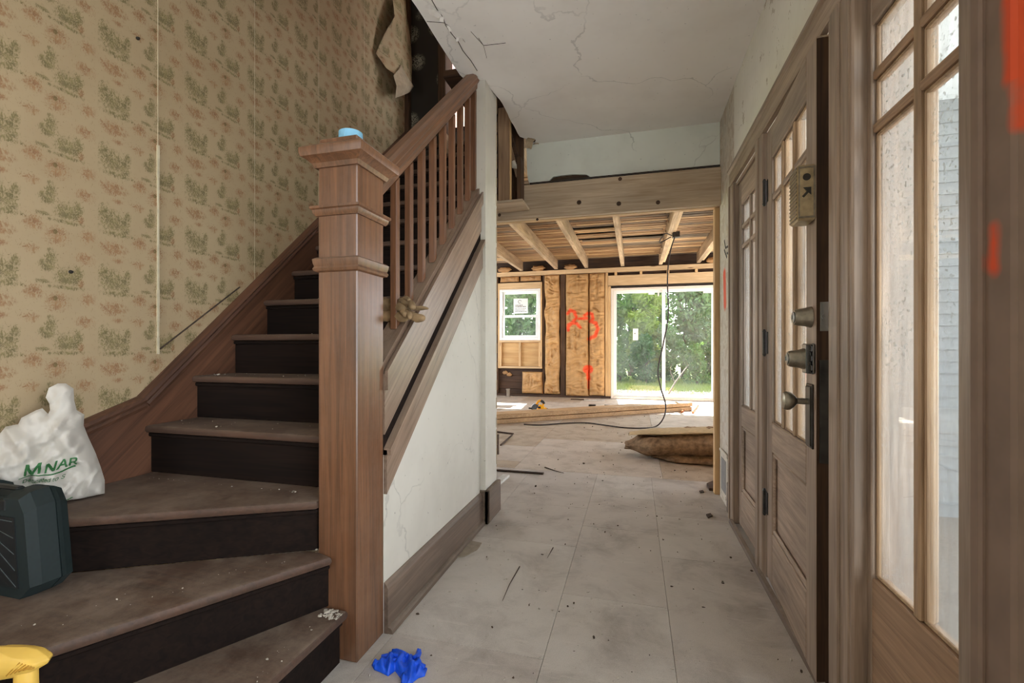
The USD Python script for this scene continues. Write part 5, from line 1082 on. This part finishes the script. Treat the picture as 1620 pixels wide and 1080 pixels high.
# blue glove crumpled on the floor
gp_ = [(588, 1053), (602, 1047), (601, 1043), (620, 1041), (618, 1034), (627, 1032), (642, 1040), (650, 1043), (655, 1041), (658, 1034), (667, 1033), (663, 1045), (667, 1052), (676, 1059), (672, 1070), (662, 1073), (648, 1084), (634, 1090), (634, 1074), (625, 1062), (614, 1070), (600, 1063), (592, 1060)]
pp = [tuple(at_z(*q)[:2]) for q in gp_]
def gfold(a, b, s): return .55 * (meshkit.fbm(np.stack([a * 45, b * 30, a * 0 + s], -1), 2) - .5) * 2 + .3 * np.sin(a * 190 + 90 * b + 5 * meshkit.noise(np.stack([a * 20, b * 20, a * 0], -1)))
v, f = inflate(Polygon(pp).buffer(0), .024, .028, .004, gfold, True); cc = np.mean(pp, 0)
p = thing("rubber_glove", "crumpled bright blue rubber glove on the hall floor by the newel post", "glove", (*cc, 0)); v[:, 2] = np.maximum(v[:, 2] + .002, .001 + .004 * (v[:, 2] > 0))
MB().add(v, f).build("glove", "nitrile", p, True)
def cuff(pts, r, n_): pp = np.array([[*at_z(*q)[:2], z] for *q, z in pts]); MB().tube(catmull(pp), r, 8).build(n_, "nitrile", p, True)
cuff([(590, 1056, .012), (604, 1053, .016), (622, 1053, .020), (640, 1052, .022)], .006, "finger"); cuff([(604, 1045, .014), (620, 1045, .020), (634, 1048, .022)], .007, "finger"); cuff([(622, 1036, .012), (634, 1041, .020), (645, 1048, .022)], .008, "finger"); cuff([(664, 1035, .014), (661, 1043, .018), (655, 1050, .022)], .006, "finger"); cuff([(672, 1062, .014), (660, 1060, .022), (648, 1060, .024)], .008, "thumb")
# leather work glove pushed between the balusters
g0 = np.array([-0.93, 1.70, 1.19])
p = thing("work_glove", "tan leather work glove lying on the sloping rail between the first balusters", "glove", tuple(g0))
def gl(px, py, y): return at_y(px, py, y)
def capsule(pts, rs, name, mt):
    m = m3.Manifold(); balls = [m3.Manifold.sphere(r, 16).translate(tuple(q)) for q, r in zip(pts, rs)]
    for a, b in zip(balls, balls[1:]): m = m + (a + b).hull()
    t = m.refine_to_length(.008).to_mesh(); t = trimesh.Trimesh(t.vert_properties[:, :3], t.tri_verts); trimesh.smoothing.filter_taubin(t, iterations=6)
    t.vertices += t.vertex_normals * (meshkit.fbm(np.array(t.vertices) * 60, 3)[:, None] - .5) * .006; MB().add(t).build(name, mt, p, True)
capsule([gl(608, 482, 1.72), gl(625, 484, 1.70), gl(640, 487, 1.66)], [.030, .032, .028], "palm", "leather")
capsule([gl(606, 500, 1.72), gl(622, 500, 1.69), gl(638, 500, 1.66)], [.022, .026, .024], "cuff", "leather_pale")
capsule([gl(640, 478, 1.65), gl(650, 480, 1.63), gl(653, 485, 1.61)], [.016, .015, .013], "finger", "leather"); capsule([gl(635, 476, 1.66), gl(643, 473, 1.65), gl(647, 475, 1.63)], [.014, .013, .011], "finger", "leather")
capsule([gl(638, 494, 1.64), gl(641, 497, 1.62)], [.014, .012], "finger", "leather_pale"); capsule([gl(645, 494, 1.64), gl(648, 498, 1.62), gl(648, 501, 1.61)], [.013, .012, .010], "finger", "leather_pale")
capsule([gl(650, 498, 1.65), gl(660, 503, 1.64), gl(668, 503, 1.63)], [.017, .018, .014], "thumb", "leather_pale"); capsule([gl(655, 487, 1.66), gl(668, 487, 1.66), gl(677, 488, 1.66)], [.010, .009, .003], "tag_end", "leather")
# torn wallpaper hanging off the wall at the head of the stairs
p = "/World/wall_left"
def flap(pts, curl, mt, name):
    """pts: rows of (px, py, distance from the wall), each row two edges."""
    rows = []
    for (a, b) in pts:
        A, B = at_x(a[0], a[1], L), at_x(b[0], b[1], L); t = np.linspace(0, 1, 9)[:, None]
        r = A + (B - A) * t; r[:, 0] += .004 + a[2] * (1 - t[:, 0]) + b[2] * t[:, 0] + curl * np.sin(t[:, 0] * np.pi); rows.append(r)
    v = np.array(rows); R_, C_ = v.shape[:2]; g_ = v.reshape(-1, 3); f = []
    for i in range(R_ - 1):
        for j in range(C_ - 1): a = i * C_ + j; f += [[a, a + 1, a + C_ + 1], [a, a + C_ + 1, a + C_]]
    f = np.array(f); MB().add(np.vstack([g_, g_ + [.002, 0, 0]]), np.vstack([f[:, ::-1], f + len(g_)])).build(name, mt, p, 40)
flap([((612, 0, .05), (642, 0, .0)), ((606, 30, .10), (640, 30, .02)), ((596, 60, .05), (640, 60, .05)), ((590, 85, .02), (638, 100, .08)), ((600, 110, .06), (634, 125, .10)), ((606, 120, .1), (634, 136, .1))], .03, "wallpaper", "loose_paper")
flap([((604, 122, .10), (622, 98, .06)), ((604, 140, .13), (636, 140, .11)), ((607, 158, .10), (636, 146, .08))], .03, "paper_back", "torn_flap")
